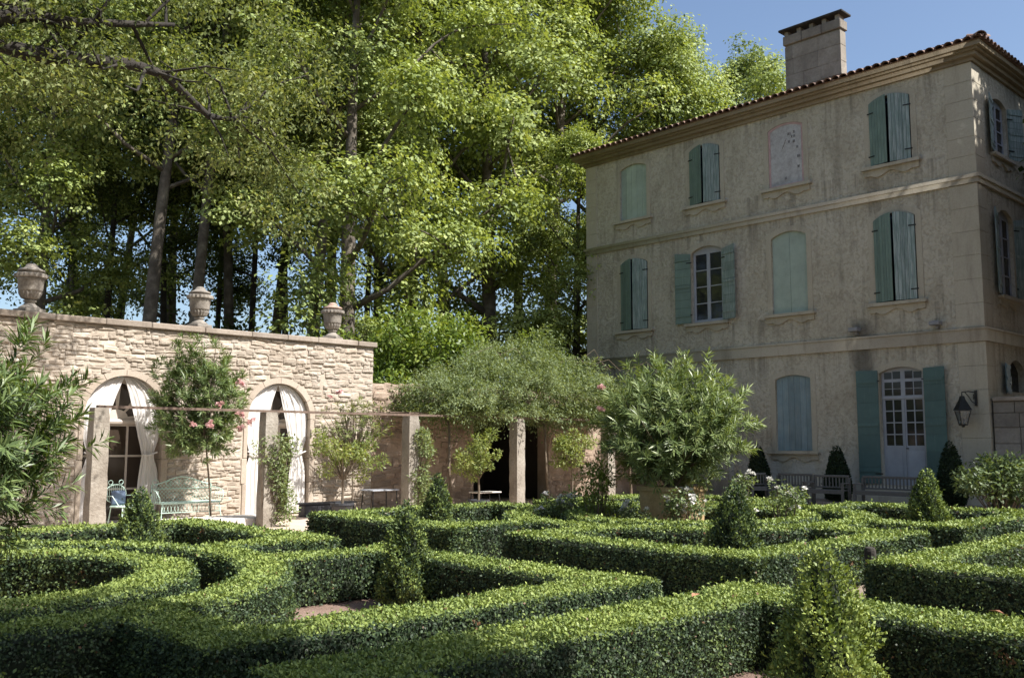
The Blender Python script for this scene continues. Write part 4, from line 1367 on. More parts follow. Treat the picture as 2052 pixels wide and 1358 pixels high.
def iron_chair(x, y, rz, label):
    g = thing('metal_chair', label, 'chair', (x, y, 0.0), rz)
    f = MB()
    wires(f, [(0.24*math.cos(a), 0.22, 0.66 + 0.17*math.sin(a)) for a in np.linspace(0, 2*math.pi, 20)], 0.011, 5)
    for k in range(-4, 5):
        u = k*0.045; q = math.sqrt(max(0, 1 - (u/0.24)**2))*0.17
        wires(f, [(u, 0.222, 0.66 - q), (u, 0.222, 0.66 + q)], 0.005, 4)
    for s in (-1, 1): wires(f, [(s*0.12 + 0.05*math.cos(a), 0.22, 0.87 + 0.04*math.sin(a)) for a in np.linspace(0, 2*math.pi, 12)], 0.007, 4)
    f.build('backrest', M['mint'], g)
    V, F = lathe_vf([(0.23, 0.42), (0.24, 0.435), (0.22, 0.45)], 20); mesh('seat', V, F, M['mint'], g)
    V, F = bevbox_vf(-0.15, 0.15, 0.09, 0.19, 0.46, 0.72, 0.03); mesh('cushion', V, F, M['cushion'], g)
    for sx in (-1, 1):
        for sy in (-1, 1):
            q = MB(); wires(q, [(sx*0.15, sy*0.15, 0.42), (sx*0.17, sy*0.17, 0.2), (sx*0.2, sy*0.2, 0.006)], 0.011, 5); q.build('leg', M['mint'], g)
        q = MB(); wires(q, [(sx*0.2, 0.2, 0.62), (sx*0.26, 0.0, 0.63), (sx*0.22, -0.16, 0.43)], 0.009, 5); q.build('arm', M['mint'], g)
iron_chair(7.05, 17.9, RAD(20), 'pale green metal chair with round back and blue cushion left of the bench')

def wood_seat(x, y, rz, wdt, label, cat='bench', name='wooden_bench'):
    g = thing(name, label, cat, (x, y, 0), rz)
    h = wdt/2
    V, F = bevbox_vf(-h, h, 0.20, 0.25, 0.74, 0.80, 0.008); mesh('top_rail', V, F, M['wood_grey'], g)
    V, F = bevbox_vf(-h, h, 0.20, 0.24, 0.46, 0.50, 0.008); mesh('lower_rail', V, F, M['wood_grey'], g)
    n = max(int(wdt/0.09), 4)
    for k in range(n):
        u = -h + 0.07 + (wdt - 0.14)*k/(n - 1)
        box('back_slat', u - 0.016, u + 0.016, 0.212, 0.232, 0.501, 0.739, M['wood_grey'], g)
    for k in range(5):
        box('seat_slat', -h, h, -0.25 + k*0.085, -0.25 + k*0.085 + 0.07, 0.40, 0.425, M['wood_grey'], g)
    for s in (-1, 1):
        box('leg', s*h - 0.03, s*h + 0.03, 0.19, 0.255, 0.006, 0.739, M['wood_grey'], g)
        box('leg', s*h - 0.03, s*h + 0.03, -0.26, -0.20, 0.006, 0.58, M['wood_grey'], g)
        V, F = bevbox_vf(s*h - 0.035, s*h + 0.035, -0.28, 0.188, 0.581, 0.61, 0.006); mesh('armrest', V, F, M['wood_grey'], g)
    box('front_rail', -h + 0.032, h - 0.032, -0.25, -0.22, 0.33, 0.398, M['wood_grey'], g)
# they back onto the house and face the garden
FR = -math.pi/2
wood_seat(23.4, 14.62, FR + 0.9, 0.55, 'grey wooden garden chair turned sideways, left of the slatted bench', 'chair', 'garden_chair')
wood_seat(23.6, 13.75, FR, 1.05, 'grey slatted wooden bench left of the dark clipped cone')
wood_seat(23.2, 12.45, FR + 0.1, 0.95, 'wide grey wooden seat in front of the dark cone', 'bench')
wood_seat(23.3, 10.9, FR, 1.5, 'long grey wooden bench in front of the house door')

def table(x, y, wdt, dep, h, mat, label, name='garden_table', cat='table'):
    g = thing(name, label, cat, (x, y, 0))
    V, F = bevbox_vf(-wdt/2, wdt/2, -dep/2, dep/2, h - 0.03, h, 0.008); mesh('table_top', V, F, mat, g)
    for sx in (-1, 1):
        for sy in (-1, 1):
            q = MB(); wires(q, [(sx*(wdt/2 - 0.05), sy*(dep/2 - 0.05), h - 0.031), (sx*(wdt/2 - 0.02), sy*(dep/2 - 0.03), 0.006)], 0.014, 5); q.build('leg', M['iron'], g)
table(13.0, 18.1, 0.75, 0.5, 0.55, M['frame_grey'], 'small pale table left of the climbing plant on the pillar')
table(15.9, 17.7, 0.7, 0.45, 0.42, M['slab'], 'low white table in the shade under the pergola')

# ------------------------------------------------------------------ shrubs
def cone_bush(x, y, h, r, label, leaf='box_leaf', l=0.032, rough=0.25, n=None, lean=(0, 0), name='box_cone', cat='topiary', group='box cones in the parterre', tb=0.4, wide=0.42):
    """clipped or shaggy cone: stem, inner branches, foliage"""
    g = thing(name, label, cat, (x, y, 0.01), 0, group)
    V, F = tube_vf([(0, 0, 0), (lean[0]*0.5, lean[1]*0.5, h*0.5), (lean[0], lean[1], h*0.85)], [0.03, 0.022, 0.01], 6); mesh('stem', V, F, M['stem'], g)
    n = n or int(3.0*math.pi*r*h/(0.5*l*l*0.6))
    q = rng.random(n)
    a = rng.uniform(0, 2*np.pi, n)
    z = h*(1 - np.sqrt(q*0.985))                  # more leaves low down
    prof = lambda zz: r*np.clip(1 - (zz/h), 0, 1)**0.62*np.clip(0.62 + 1.9*zz/h, 0, 1)
    rr = prof(z)
    lump = 1 + rough*(0.55*np.sin(3*a + 9*z/h + x) + 0.45*np.sin(5*a - 13*z/h + 2*y) + 0.4*np.sin(8*a + 21*z/h))
    depth = 1 - np.abs(rng.normal(0, 0.16, n))
    rad = rr*lump*depth
    P = np.column_stack([rad*np.cos(a) + lean[0]*z/h, rad*np.sin(a) + lean[1]*z/h, z + 0.02])
    tip = rng.random(n) < 0.05*rough*4
    out = np.column_stack([np.cos(a), np.sin(a), np.full(n, wide)])
    P[tip] += unit(out[tip])*rng.uniform(0, 0.06, (tip.sum(), 1)) + np.array([0, 0, 0.02])
    D = unit(unit(out)*0.6 + rnd_dirs(n)*0.7 + np.array([0, 0, 0.45]))
    NL = unit(out)*0.8 + rnd_dirs(n)*0.6
    L_ = l*rng.uniform(0.75, 1.3, n)
    tint = np.maximum(tb + rng.normal(0, 0.16, n) + 0.25*(lump - 1)/max(rough, 0.05)*0.5 + 0.12*(depth - 0.9)*3, 0.12)
    stuff_leaves('foliage', leaf_mesh('cone_foliage', P, D, NL, L_, L_*0.6, tint), M[leaf], g)
    zz = np.linspace(0.02, h*0.9, 7)
    pr = [(max(float(prof(np.array([q_]))[0])*(0.62 if rough > 0.1 else 0.9), 0.004), float(q_)) for q_ in zz]
    V, F = lathe_vf(pr, 10)
    V = [(vx + lean[0]*vz/h, vy + lean[1]*vz/h, vz) for vx, vy, vz in V]
    mesh('inner_branches', V, F, M['box_core'], g)
    return g

cone_bush(5.76, 7.56, 1.02, 0.28, 'shaggy box cone beside the bare soil patch', rough=0.4, l=0.030, tb=0.42)
cone_bush(5.10, 12.40, 1.00, 0.34, 'box cone in front of the green metal bench', rough=0.3, l=0.036)
cone_bush(10.0, 12.30, 1.08, 0.32, 'box cone in front of the climber-covered pillar', rough=0.22, l=0.042)
cone_bush(10.0, 6.60, 1.12, 0.36, 'dark leafy box cone left of the long wooden bench, amid the hedges', rough=0.3, l=0.036, tb=0.34)
cone_bush(15.5, 6.60, 1.20, 0.38, 'pale sunlit box cone in front of the house door', rough=0.2, l=0.045, tb=0.5)
cone_bush(5.28, 2.85, 1.00, 0.31, 'large ragged box cone nearest the camera at bottom right', rough=0.5, l=0.026, tb=0.70, lean=(-0.02, 0.03))
for y, h, lab in ((15.85, 1.55, 'dark clipped cone against the house, left of the boarded window'), (13.30, 1.55, 'dark clipped cone against the house, left of the green door shutters'), (10.15, 1.65, 'dark clipped cone against the house under the lantern')):
    cone_bush(25.35, y, h, 0.46, lab, 'yew_leaf', 0.06, 0.05, None, (0, 0), 'clipped_cone', 'topiary', 'dark clipped cones along the house', 0.5, 0.3)

def blossom_me(name, mat, n=14, r=0.035):
    a = rng.uniform(0, 2*np.pi, n); el = rng.uniform(0.1, 1.3, n)
    D = np.column_stack([np.cos(a)*np.cos(el), np.sin(a)*np.cos(el), np.sin(el)])
    NL = np.column_stack([-np.cos(a)*np.sin(el), -np.sin(a)*np.sin(el), np.cos(el)])
    me = leaf_mesh(name, D*r*0.2, D, NL, r, r*0.9, rng.random(n), 0.2, 0.55)
    me.materials.append(mat)
    return me
ROSE = [blossom_me('white_blossom', M['petal_white'], 16, 0.045) for _ in range(3)]
PINK = [blossom_me('pink_blossom', M['petal_pink'], 16, 0.055) for _ in range(3)]

def oleander(x, y, z0, c, R, label, shoots=260, leaf_l=0.14, seed=0, flowers=(), fmesh=None, trunk=True, name='oleander_bush', cat='shrub', lat=0.45, lmat='oleander_leaf', per=22, trunk_h=None, trunk_px=(0, 0), lw_=0.155, tb=0.54):
    """bush of upright shoots that end in whorls of long narrow leaves"""
    g = thing(name, label, cat, (x, y, z0))
    c = np.array(c, float); R = np.array(R, float)
    d = rnd_dirs(shoots)
    d[:, 2] = np.where(d[:, 2] < -lat, -d[:, 2]*0.6, d[:, 2])
    rr = rng.uniform(0.25, 1.0, shoots)**0.45
    lum = 1 + 0.13*np.sin(4*np.arctan2(d[:, 1], d[:, 0]) + seed) + 0.10*np.sin(5*d[:, 2]*3 + seed)
    tip = c + d*R*(rr*lum)[:, None]
    ax = unit(d*np.array([1, 1, 0.8]) + np.array([0, 0, 0.55]) + rnd_dirs(shoots)*0.25)
    st = MB()
    base = np.array([trunk_px[0], trunk_px[1], 0.0])
    if trunk_h:
        V, F = tube_vf([base, base*0.6 + np.array([0, 0, trunk_h*0.5]), np.array([0, 0, trunk_h])], [0.022, 0.02, 0.018], 6); st.add(V, F)
        base = np.array([0, 0, trunk_h])
    for k in rng.choice(shoots, min(shoots, 70), replace=False):
        m_ = (base + tip[k])/2 + np.array([0, 0, 0.12])
        V, F = tube_vf([base + rnd_dirs(1)[0]*0.05*np.array([1, 1, 0]), m_, tip[k]], [0.016, 0.011, 0.005], 4, False); st.add(V, F)
    st.build('stems', M['stem'], g)
    n = shoots*per
    k = np.repeat(np.arange(shoots), per)
    s = rng.uniform(0, 1, n)                       # position down the shoot
    a = rng.uniform(0, 2*np.pi, n)
    A = ax[k]
    o1 = unit(np.cross(A, np.array([0.3, 0.2, 0.9])))
    o2 = np.cross(A, o1)
    side = o1*np.cos(a)[:, None] + o2*np.sin(a)[:, None]
    P = tip[k] - A*(s*0.30*R.mean())[:, None]*0.55
    D = unit(A*rng.uniform(0.35, 1.0, n)[:, None]*(1.1 - 0.5*s)[:, None] + side*0.75 - np.array([0, 0, 0.18])*s[:, None])
    NL = A*0.8 + np.array([0, 0, 0.35]) + rnd_dirs(n)*0.3
    L_ = leaf_l*rng.uniform(0.7, 1.2, n)
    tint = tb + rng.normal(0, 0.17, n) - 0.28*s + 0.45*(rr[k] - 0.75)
    stuff_leaves('foliage', leaf_mesh('oleander_foliage', P, D, NL, L_, L_*lw_, tint, 0.15, 0.5), M[lmat], g)
    for (fx, fy, fz, nf) in flowers:
        for q in range(nf):
            o = link('flower', random.choice(fmesh), None, g)
            o.location = (fx + random.uniform(-.06, .06), fy + random.uniform(-.05, .05), fz + random.uniform(-.05, .05))
            o.rotation_euler = (random.uniform(-.7, .7), random.uniform(-.7, .7), random.uniform(0, 6))
            s_ = random.uniform(0.9, 1.4); o.scale = (s_, s_, s_)
    return g

def planter(x, y, w_, h, mat, label, z0=0.012, name='planter_box'):
    g = thing(name, label, 'planter', (x, y, z0))
    b = MB()
    a0, a1 = w_*0.46, w_*0.5
    b.add([(-a0, -a0, 0), (a0, -a0, 0), (a0, a0, 0), (-a0, a0, 0), (-a1, -a1, h), (a1, -a1, h), (a1, a1, h), (-a1, a1, h)], [(0, 3, 2, 1), (0, 1, 5, 4), (1, 2, 6, 5), (2, 3, 7, 6), (3, 0, 4, 7)])
    b.build('body', mat, g)
    o1, i1 = a1 + 0.03, a1 - 0.05
    plate('rim', [(-o1, -o1), (o1, -o1), (o1, o1), (-o1, o1)], [[(-i1, -i1), (i1, -i1), (i1, i1), (-i1, i1)]], h - 0.05, h + 0.02, lambda u, v, q: (u, v, q), mat, g)
    mesh('potting_soil', [(-i1, -i1, h - 0.03), (i1, -i1, h - 0.03), (i1, i1, h - 0.03), (-i1, i1, h - 0.03)], [(0, 1, 2, 3)], M['soil'], g)
    return g

# big oleander in an ochre planter, centre of the right bed
planter(12.35, 9.3, 0.74, 0.90, M['terracotta'], 'square ochre planter holding the big oleander')
oleander(12.35, 9.3, 0.90, (0, 0, 1.04), (1.24, 1.24, 1.02), 'big rounded oleander growing in the ochre planter', 950, 0.15, 1.0, lat=0.96, per=26, lw_=0.125, tb=0.64,
         flowers=[(-0.75, 0.85, 1.55, 2), (-0.7, 0.9, 1.2, 2)], fmesh=PINK)
# oleander at the left edge
planter(1.97, 9.27, 0.8, 0.6, M['terracotta'], 'square planter of the oleander at the left edge')
oleander(1.97, 9.27, 0.58, (0, 0, 1.08), (1.20, 1.20, 1.06), 'large dark oleander at the left edge in front of the wall', 760, 0.155, 2.2, lat=0.95, per=26, lw_=0.135, tb=0.40,
         flowers=[(0.35, -0.2, 2.0, 2)], fmesh=ROSE)
# flowering oleander between the arches
oleander(8.55, 17.75, 0.01, (-0.10, 0.1, 2.42), (1.0, 0.75, 1.2), 'pink flowering oleander on a thin stem between the two arches', 620, 0.14, 0.5, lat=0.95, trunk_h=1.6, trunk_px=(0.22, 0.1), per=24,
         flowers=[(0.38, -0.62, 2.75, 4), (-0.05, -0.7, 2.3, 4), (0.35, -0.68, 2.12, 5), (-0.25, -0.7, 1.92, 4), (0.38, -0.66, 1.85, 4), (0.8, -0.3, 2.0, 4), (-0.55, -0.5, 1.9, 2)], fmesh=PINK)
# sparse oleander against the wall
oleander(12.55, 18.55, 0.01, (0, -0.1, 1.95), (0.95, 0.4, 0.75), 'sparse pale oleander against the wall above the yellow citrus', 95, 0.15, 3.1, lat=0.8, trunk_h=1.0, per=12, lmat='grey_leaf',
         flowers=[(-0.6, -0.2, 2.75, 2), (-0.75, -0.2, 2.6, 2)], fmesh=PINK)

def clump_plant(name, label, cat, x, y, clumps, leaf, l, wl, per, group=None, trunk=None, tb=0.5, flat=0.8, z0=0.01, drop=0.15, stems=True, up_=0.3, flowers=None, fmesh=None, nfl=0):
    """plant whose foliage sits in clumps [(x,y,z,r)]"""
    g = thing(name, label, cat, (x, y, z0), 0, group)
    cl = np.array(clumps, float)
    st = MB()
    if trunk is not None:
        (tr, th) = trunk
        V, F = tube_vf([(0, 0, 0), (0.02, 0.01, th*0.5), (0, 0, th)], [tr, tr*0.85, tr*0.75], 7); mesh('trunk', V, F, M['stem'], g)
        b0 = np.array([0, 0, th*0.96])
        if stems:
            for q in cl: V, F = tube_vf([b0, (b0 + q[:3])/2 + np.array([0, 0, 0.05]), q[:3]], [tr*0.5, tr*0.35, tr*0.15], 4, False); st.add(V, F)
            st.build('branches', M['stem'], g)
    elif stems:
        for q in cl:
            V, F = tube_vf([(q[0]*0.3, q[1]*0.3, 0.0), (q[0]*0.7, q[1]*0.7, q[2]*0.6), tuple(q[:3])], [0.012, 0.009, 0.004], 4, False); st.add(V, F)
        st.build('stems', M['stem'], g)
    k = np.repeat(np.arange(len(cl)), np.maximum((per*(cl[:, 3]/cl[:, 3].mean())**2).astype(int), 4))
    n = len(k)
    d = rnd_dirs(n)
    rr = rng.random(n)**0.4
    P = cl[k, :3] + d*np.array([1, 1, flat])*(cl[k, 3]*rr)[:, None]
    P[:, 2] = np.maximum(P[:, 2], 0.02)
    D = unit(d*0.6 + rnd_dirs(n)*0.6 + np.array([0, 0, -drop + up_*0.5]))
    NL = d*0.45 + np.array([0, 0, 0.8]) + rnd_dirs(n)*0.5
    L_ = l*rng.uniform(0.7, 1.25, n)
    tint = tb + rng.normal(0, 0.15, n) + 0.15*(rr - 0.7) + 0.14*np.sin(k*7.13)
    stuff_leaves('foliage', leaf_mesh('foliage', P, D, NL, L_, L_*wl, tint), M[leaf], g)
    for q in range(nfl):
        i = random.randrange(len(cl))
        dd = rnd_dirs(1)[0]; dd[2] = abs(dd[2])*0.8 + 0.35; dd = dd/np.linalg.norm(dd)
        o = link('flower', random.choice(fmesh), None, g)
        o.location = cl[i, :3] + dd*cl[i, 3]*1.02
        o.rotation_euler = (random.uniform(-.6, .6), random.uniform(-.6, .6), random.uniform(0, 6))
        s_ = random.uniform(0.9, 1.5); o.scale = (s_, s_, s_)
    return g

def ball(n, c, R, r0, r1):
    d = rnd_dirs(n)
    q = np.array(c) + d*np.array(R)*(rng.random(n)**0.5)[:, None]
    return np.column_stack([q, rng.uniform(r0, r1, n)])

# potted citrus trees under the pergola
def citrus(x, y, c, R, label, n=22, th=0.75, tb=0.55):
    clump_plant('citrus_tree', label, 'tree', x, y, ball(n, c, np.array(R)*1.12, 0.09, 0.22), 'citrus_leaf', 0.085, 0.42, 95, 'potted citrus trees', (0.03, th), tb, z0=0.30)
def pot(x, y, label, r=0.24, h=0.34, mat='black_pot'):
    g = thing('round_pot', label, 'pot', (x, y, 0.006), 0, 'pots of the citrus trees')
    V, F = lathe_vf([(r*0.78, 0), (r*0.95, h*0.8), (r, h*0.86)], 18); mesh('body', V, F, M[mat], g, True)
    V, F = lathe_vf([(r*1.06, h*0.861), (r*1.06, h), (r*0.9, h), (r*0.88, h*0.9)], 18); mesh('rim', V, F, M[mat], g)
for (x, y, c_, R_, lab, plab, th) in (
    (11.45, 17.3, (0, 0, 1.02), (0.85, 0.55, 0.55), 'yellow-green citrus tree left of the pillar with the climber', 'black pot of the yellow-green citrus tree', 0.55),
    (14.35, 16.2, (0, 0, 1.05), (0.62, 0.45, 0.48), 'pale citrus tree between the climber and the bare pillar', 'black pot of the pale citrus tree', 0.5),
    (17.45, 16.2, (0, 0, 1.18), (0.62, 0.45, 0.42), 'citrus tree in the dark gap right of the bare pillar', 'black pot in the dark gap right of the bare pillar', 0.7)):
    pot(x, y, plab)
    citrus(x, y, c_, R_, lab, 24, th)
# long black trough beside the first citrus
tr_ = thing('plant_trough', 'low black plant trough against the wall', 'trough', (11.75, 18.35, 0.006))
V, F = bevbox_vf(-0.65, 0.65, -0.14, 0.14, 0, 0.26, 0.02); mesh('body', V, F, M['black_pot'], tr_)
V, F = bevbox_vf(-0.68, 0.68, -0.17, 0.17, 0.261, 0.30, 0.01); mesh('rim', V, F, M['black_pot'], tr_)

# climbers on two pillars
cl = []
for z in np.linspace(0.15, 1.6, 16):
    cl.append((0.12*math.sin(z*4) + 0.16, -0.22, z, 0.20)); cl.append((0.30 + 0.12*math.sin(z*5), -0.15, z + 0.05, 0.17))
cl += [(-0.25, -0.2, 1.35, 0.18), (-0.3, -0.2, 1.55, 0.16), (0.0, -0.25, 1.62, 0.2), (0.45, -0.2, 1.5, 0.16)]
clump_plant('climbing_plant', 'leafy climber on the pillar in front of the right arch', 'climber', 9.33, 16.71, cl, 'climber_leaf', 0.075, 0.42, 55, None, None, 0.5)
cl = []
for (zc, r) in ((1.62, 0.30), (1.45, 0.28), (1.75, 0.25), (0.85, 0.28), (0.62, 0.30), (0.35, 0.28), (1.15, 0.16)):
    for q in range(4): cl.append((0.18 + random.uniform(-.2, .2), -0.2 + random.uniform(-.1, .1), zc + random.uniform(-.1, .1), r*0.7))
clump_plant('climbing_plant', 'leafy climber in two tufts on the pillar left of the bare pillar', 'climber', 12.80, 16.71, cl, 'climber_leaf', 0.075, 0.42, 70, None, None, 0.5)

# feathery vine mounded over the pergola
def vine_mound():
    g = thing('pergola_vine', 'grey-green feathery vine mounded over the pergola', 'vine', (17.65, 17.75, 2.25))
    n = 1500
    u = rng.uniform(-1, 1, n); v = rng.uniform(-1, 1, n)
    H_ = lambda u_, v_: (1.72*np.clip(1 - np.abs(u_ + 0.12)**1.7, 0, 1) + 0.10)*np.clip(1.0 - 0.25*v_**2, 0, 1)*(1 + 0.16*np.sin(5*u_ + 3*v_) + 0.12*np.sin(11*u_ - 5*v_ + 1.0) + 0.08*np.sin(23*u_))*(0.55 + 0.45*np.clip(v_ + 1.1, 0, 1.0))
    x = u*3.45; y = v*1.3
    z = H_(u, v)
    fr = rng.random(n)**0.5
    z = np.where(rng.random(n) < 0.3, 0.12*fr, z*(0.35 + 0.65*fr))
    tip = np.column_stack([x, y, z])
    front = np.array([-0.15, -0.75, 0])
    ax = unit(np.column_stack([u*0.8, v*0.6 - 0.35, np.full(n, 0.55)]) + rnd_dirs(n)*0.5)
    per = 46
    k = np.repeat(np.arange(n), per)
    m_ = len(k)
    s = rng.random(m_)
    A = ax[k]
    P = tip[k] + A*(s*(0.4 + 0.6*np.abs(np.sin(k*1.7))))[:, None] - np.array([0, 0, 0.32])*(s**2)[:, None] + rng.normal(0, 0.05, (m_, 3))
    side = unit(np.cross(A, rnd_dirs(m_)))
    D = unit(A*0.6 + side*0.8 - np.array([0, 0, 0.25]))
    NL = np.array([0, 0, 1.0]) + rnd_dirs(m_)*0.5
    L_ = 0.085*rng.uniform(0.7, 1.3, m_)
    tint = 0.5 + rng.normal(0, 0.15, m_) + 0.12*np.sin(k*3.3)
    # hanging fringe below the rail
    nh = 5200
    xh = rng.uniform(-3.5, 3.8, nh); ln_ = np.abs(rng.normal(0, 0.16, nh))*(1 + 0.7*np.sin(xh*2.1))
    Ph = np.column_stack([xh, rng.uniform(-1.15, 0.9, nh), 0.06 - ln_])
    Dh = unit(rnd_dirs(nh)*0.6 + np.array([0, -0.1, -0.8]))
    nc = 9000
    Pc = np.column_stack([rng.uniform(-3.8, 3.7, nc), rng.uniform(-1.2, 1.3, nc), rng.uniform(0.06, 0.3, nc)])
    stuff_leaves('canopy_underside', leaf_mesh('vine_canopy', Pc, rnd_dirs(nc)*np.array([1, 1, 0.3]), np.array([0, 0, 1.0]) + rnd_dirs(nc)*0.4, 0.13*rng.uniform(.7, 1.2, nc), 0.07, rng.normal(0.35, 0.12, nc)), M['vine_leaf'], g)
    me = leaf_mesh('vine_foliage', np.vstack([P, Ph]), np.vstack([D, Dh]), np.vstack([NL, rnd_dirs(nh)]), np.concatenate([L_, np.full(nh, 0.08)]), np.concatenate([L_, np.full(nh, 0.08)])*0.36, np.concatenate([tint, rng.normal(0.35, 0.15, nh)]))
    stuff_leaves('foliage', me, M['vine_leaf'], g)
    st = MB()
    for q in range(46):
        i = rng.integers(n)
        V, F = tube_vf([(tip[i, 0]*0.7, 0.4, -0.05), (tip[i, 0]*0.9, tip[i, 1]*0.5, tip[i, 2]*0.5), tuple(tip[i])], [0.02, 0.014, 0.006], 4, False); st.add(V, F)
    for x_ in (-3.6, -0.4, 2.9):
        V, F = tube_vf([(x_ + 0.25, -0.7, -2.24), (x_ + 0.1, -0.75, -1.2), (x_ + 0.3, -0.5, -0.2), (x_ + 0.6, 0.2, 0.15)], [0.04, 0.035, 0.03, 0.02], 5, False); st.add(V, F)
    st.build('stems', M['stem'], g)
    wh = MB()
    for q in range(7):
        a = rng.uniform(-3.5, 4.2); 
        wh.tube([(a, 0.2, 1.0), (a + 0.4, -0.1, 1.55), (a + 0.9, -0.3, 1.7 + rng.uniform(-.2, .3)), (a + 1.3, -0.4, 1.4)], 0.008, 4)
    wh.build('whips', M['stem'], g)['kind'] = 'stuff'
vine_mound()

# leafy shrubs beyond the lower wall
clump_plant('laurel_shrub', 'bright green shrub rising behind the end of the high wall', 'shrub', 17.3, 21.6, ball(190, (0, 0, 3.3), (2.7, 1.2, 2.3), 0.35, 0.62), 'laurel_leaf', 0.15, 0.45, 130, None, None, 0.52, flat=0.85)
clump_plant('laurel_shrub', 'low bright shrub showing over the wall beside the red-lidded urn', 'shrub', 14.6, 22.6, ball(50, (0, 0, 3.4), (0.9, 0.8, 1.3), 0.3, 0.5), 'laurel_leaf', 0.15, 0.45, 120, None, None, 0.52)
clump_plant('laurel_shrub', 'yellow-green shrub behind the vine next to the house corner', 'shrub', 23.6, 23.2, ball(110, (0, 0, 3.4), (1.8, 1.2, 2.1), 0.35, 0.6), 'laurel_leaf', 0.16, 0.45, 120, None, None, 0.58)
clump_plant('dark_shrub', 'dark shrub filling the corner between the pergola and the house', 'shrub', 23.4, 17.6, ball(70, (0, 0, 1.9), (1.3, 1.0, 1.5), 0.3, 0.5), 'dark_leaf', 0.13, 0.45, 90, None, None, 0.3)
clump_plant('green_shrub', 'green leafy shrub left of the ochre planter', 'shrub', 11.75, 10.35, ball(20, (0, 0, 0.85), (0.28, 0.28, 0.5), 0.13, 0.2), 'laurel_leaf', 0.085, 0.35, 55, None, None, 0.55)
clump_plant('glossy_shrub', 'broad glossy shrub at the right edge in front of the house corner', 'shrub', 22.6, 8.0, ball(60, (0, 0, 0.80), (0.95, 0.9, 0.5), 0.2, 0.32), 'rose_leaf', 0.11, 0.5, 75, None, None, 0.30)

# white roses and low planting around the planter
def roses(x, y, label, R_, n, nfl, zc=0.5, tb=0.5):
    clump_plant('rose_bush', label, 'rose bush', x, y, ball(n, (0, 0, zc), R_, 0.10, 0.17), 'rose_leaf', 0.055, 0.6, 55, 'white rose bushes around the planter', None, tb, flowers=True, fmesh=ROSE, nfl=nfl)
roses(11.95, 8.72, 'white rose bush touching the right side of the ochre planter', (0.30, 0.30, 0.40), 16, 16, 0.66)
roses(11.55, 9.3, 'low white rose bush in front of the ochre planter', (0.35, 0.4, 0.16), 12, 12, 0.48)
roses(12.6, 8.15, 'tall white rose bush behind the dark leafy box cone', (0.25, 0.3, 0.36), 12, 13, 0.70)
roses(13.3, 7.9, 'white rose bush right of the dark leafy box cone', (0.3, 0.3, 0.3), 12, 12, 0.68)
roses(11.9, 11.3, 'pale rose bush behind the low hedge left of the planter', (0.7, 0.4, 0.2), 26, 14, 0.5)

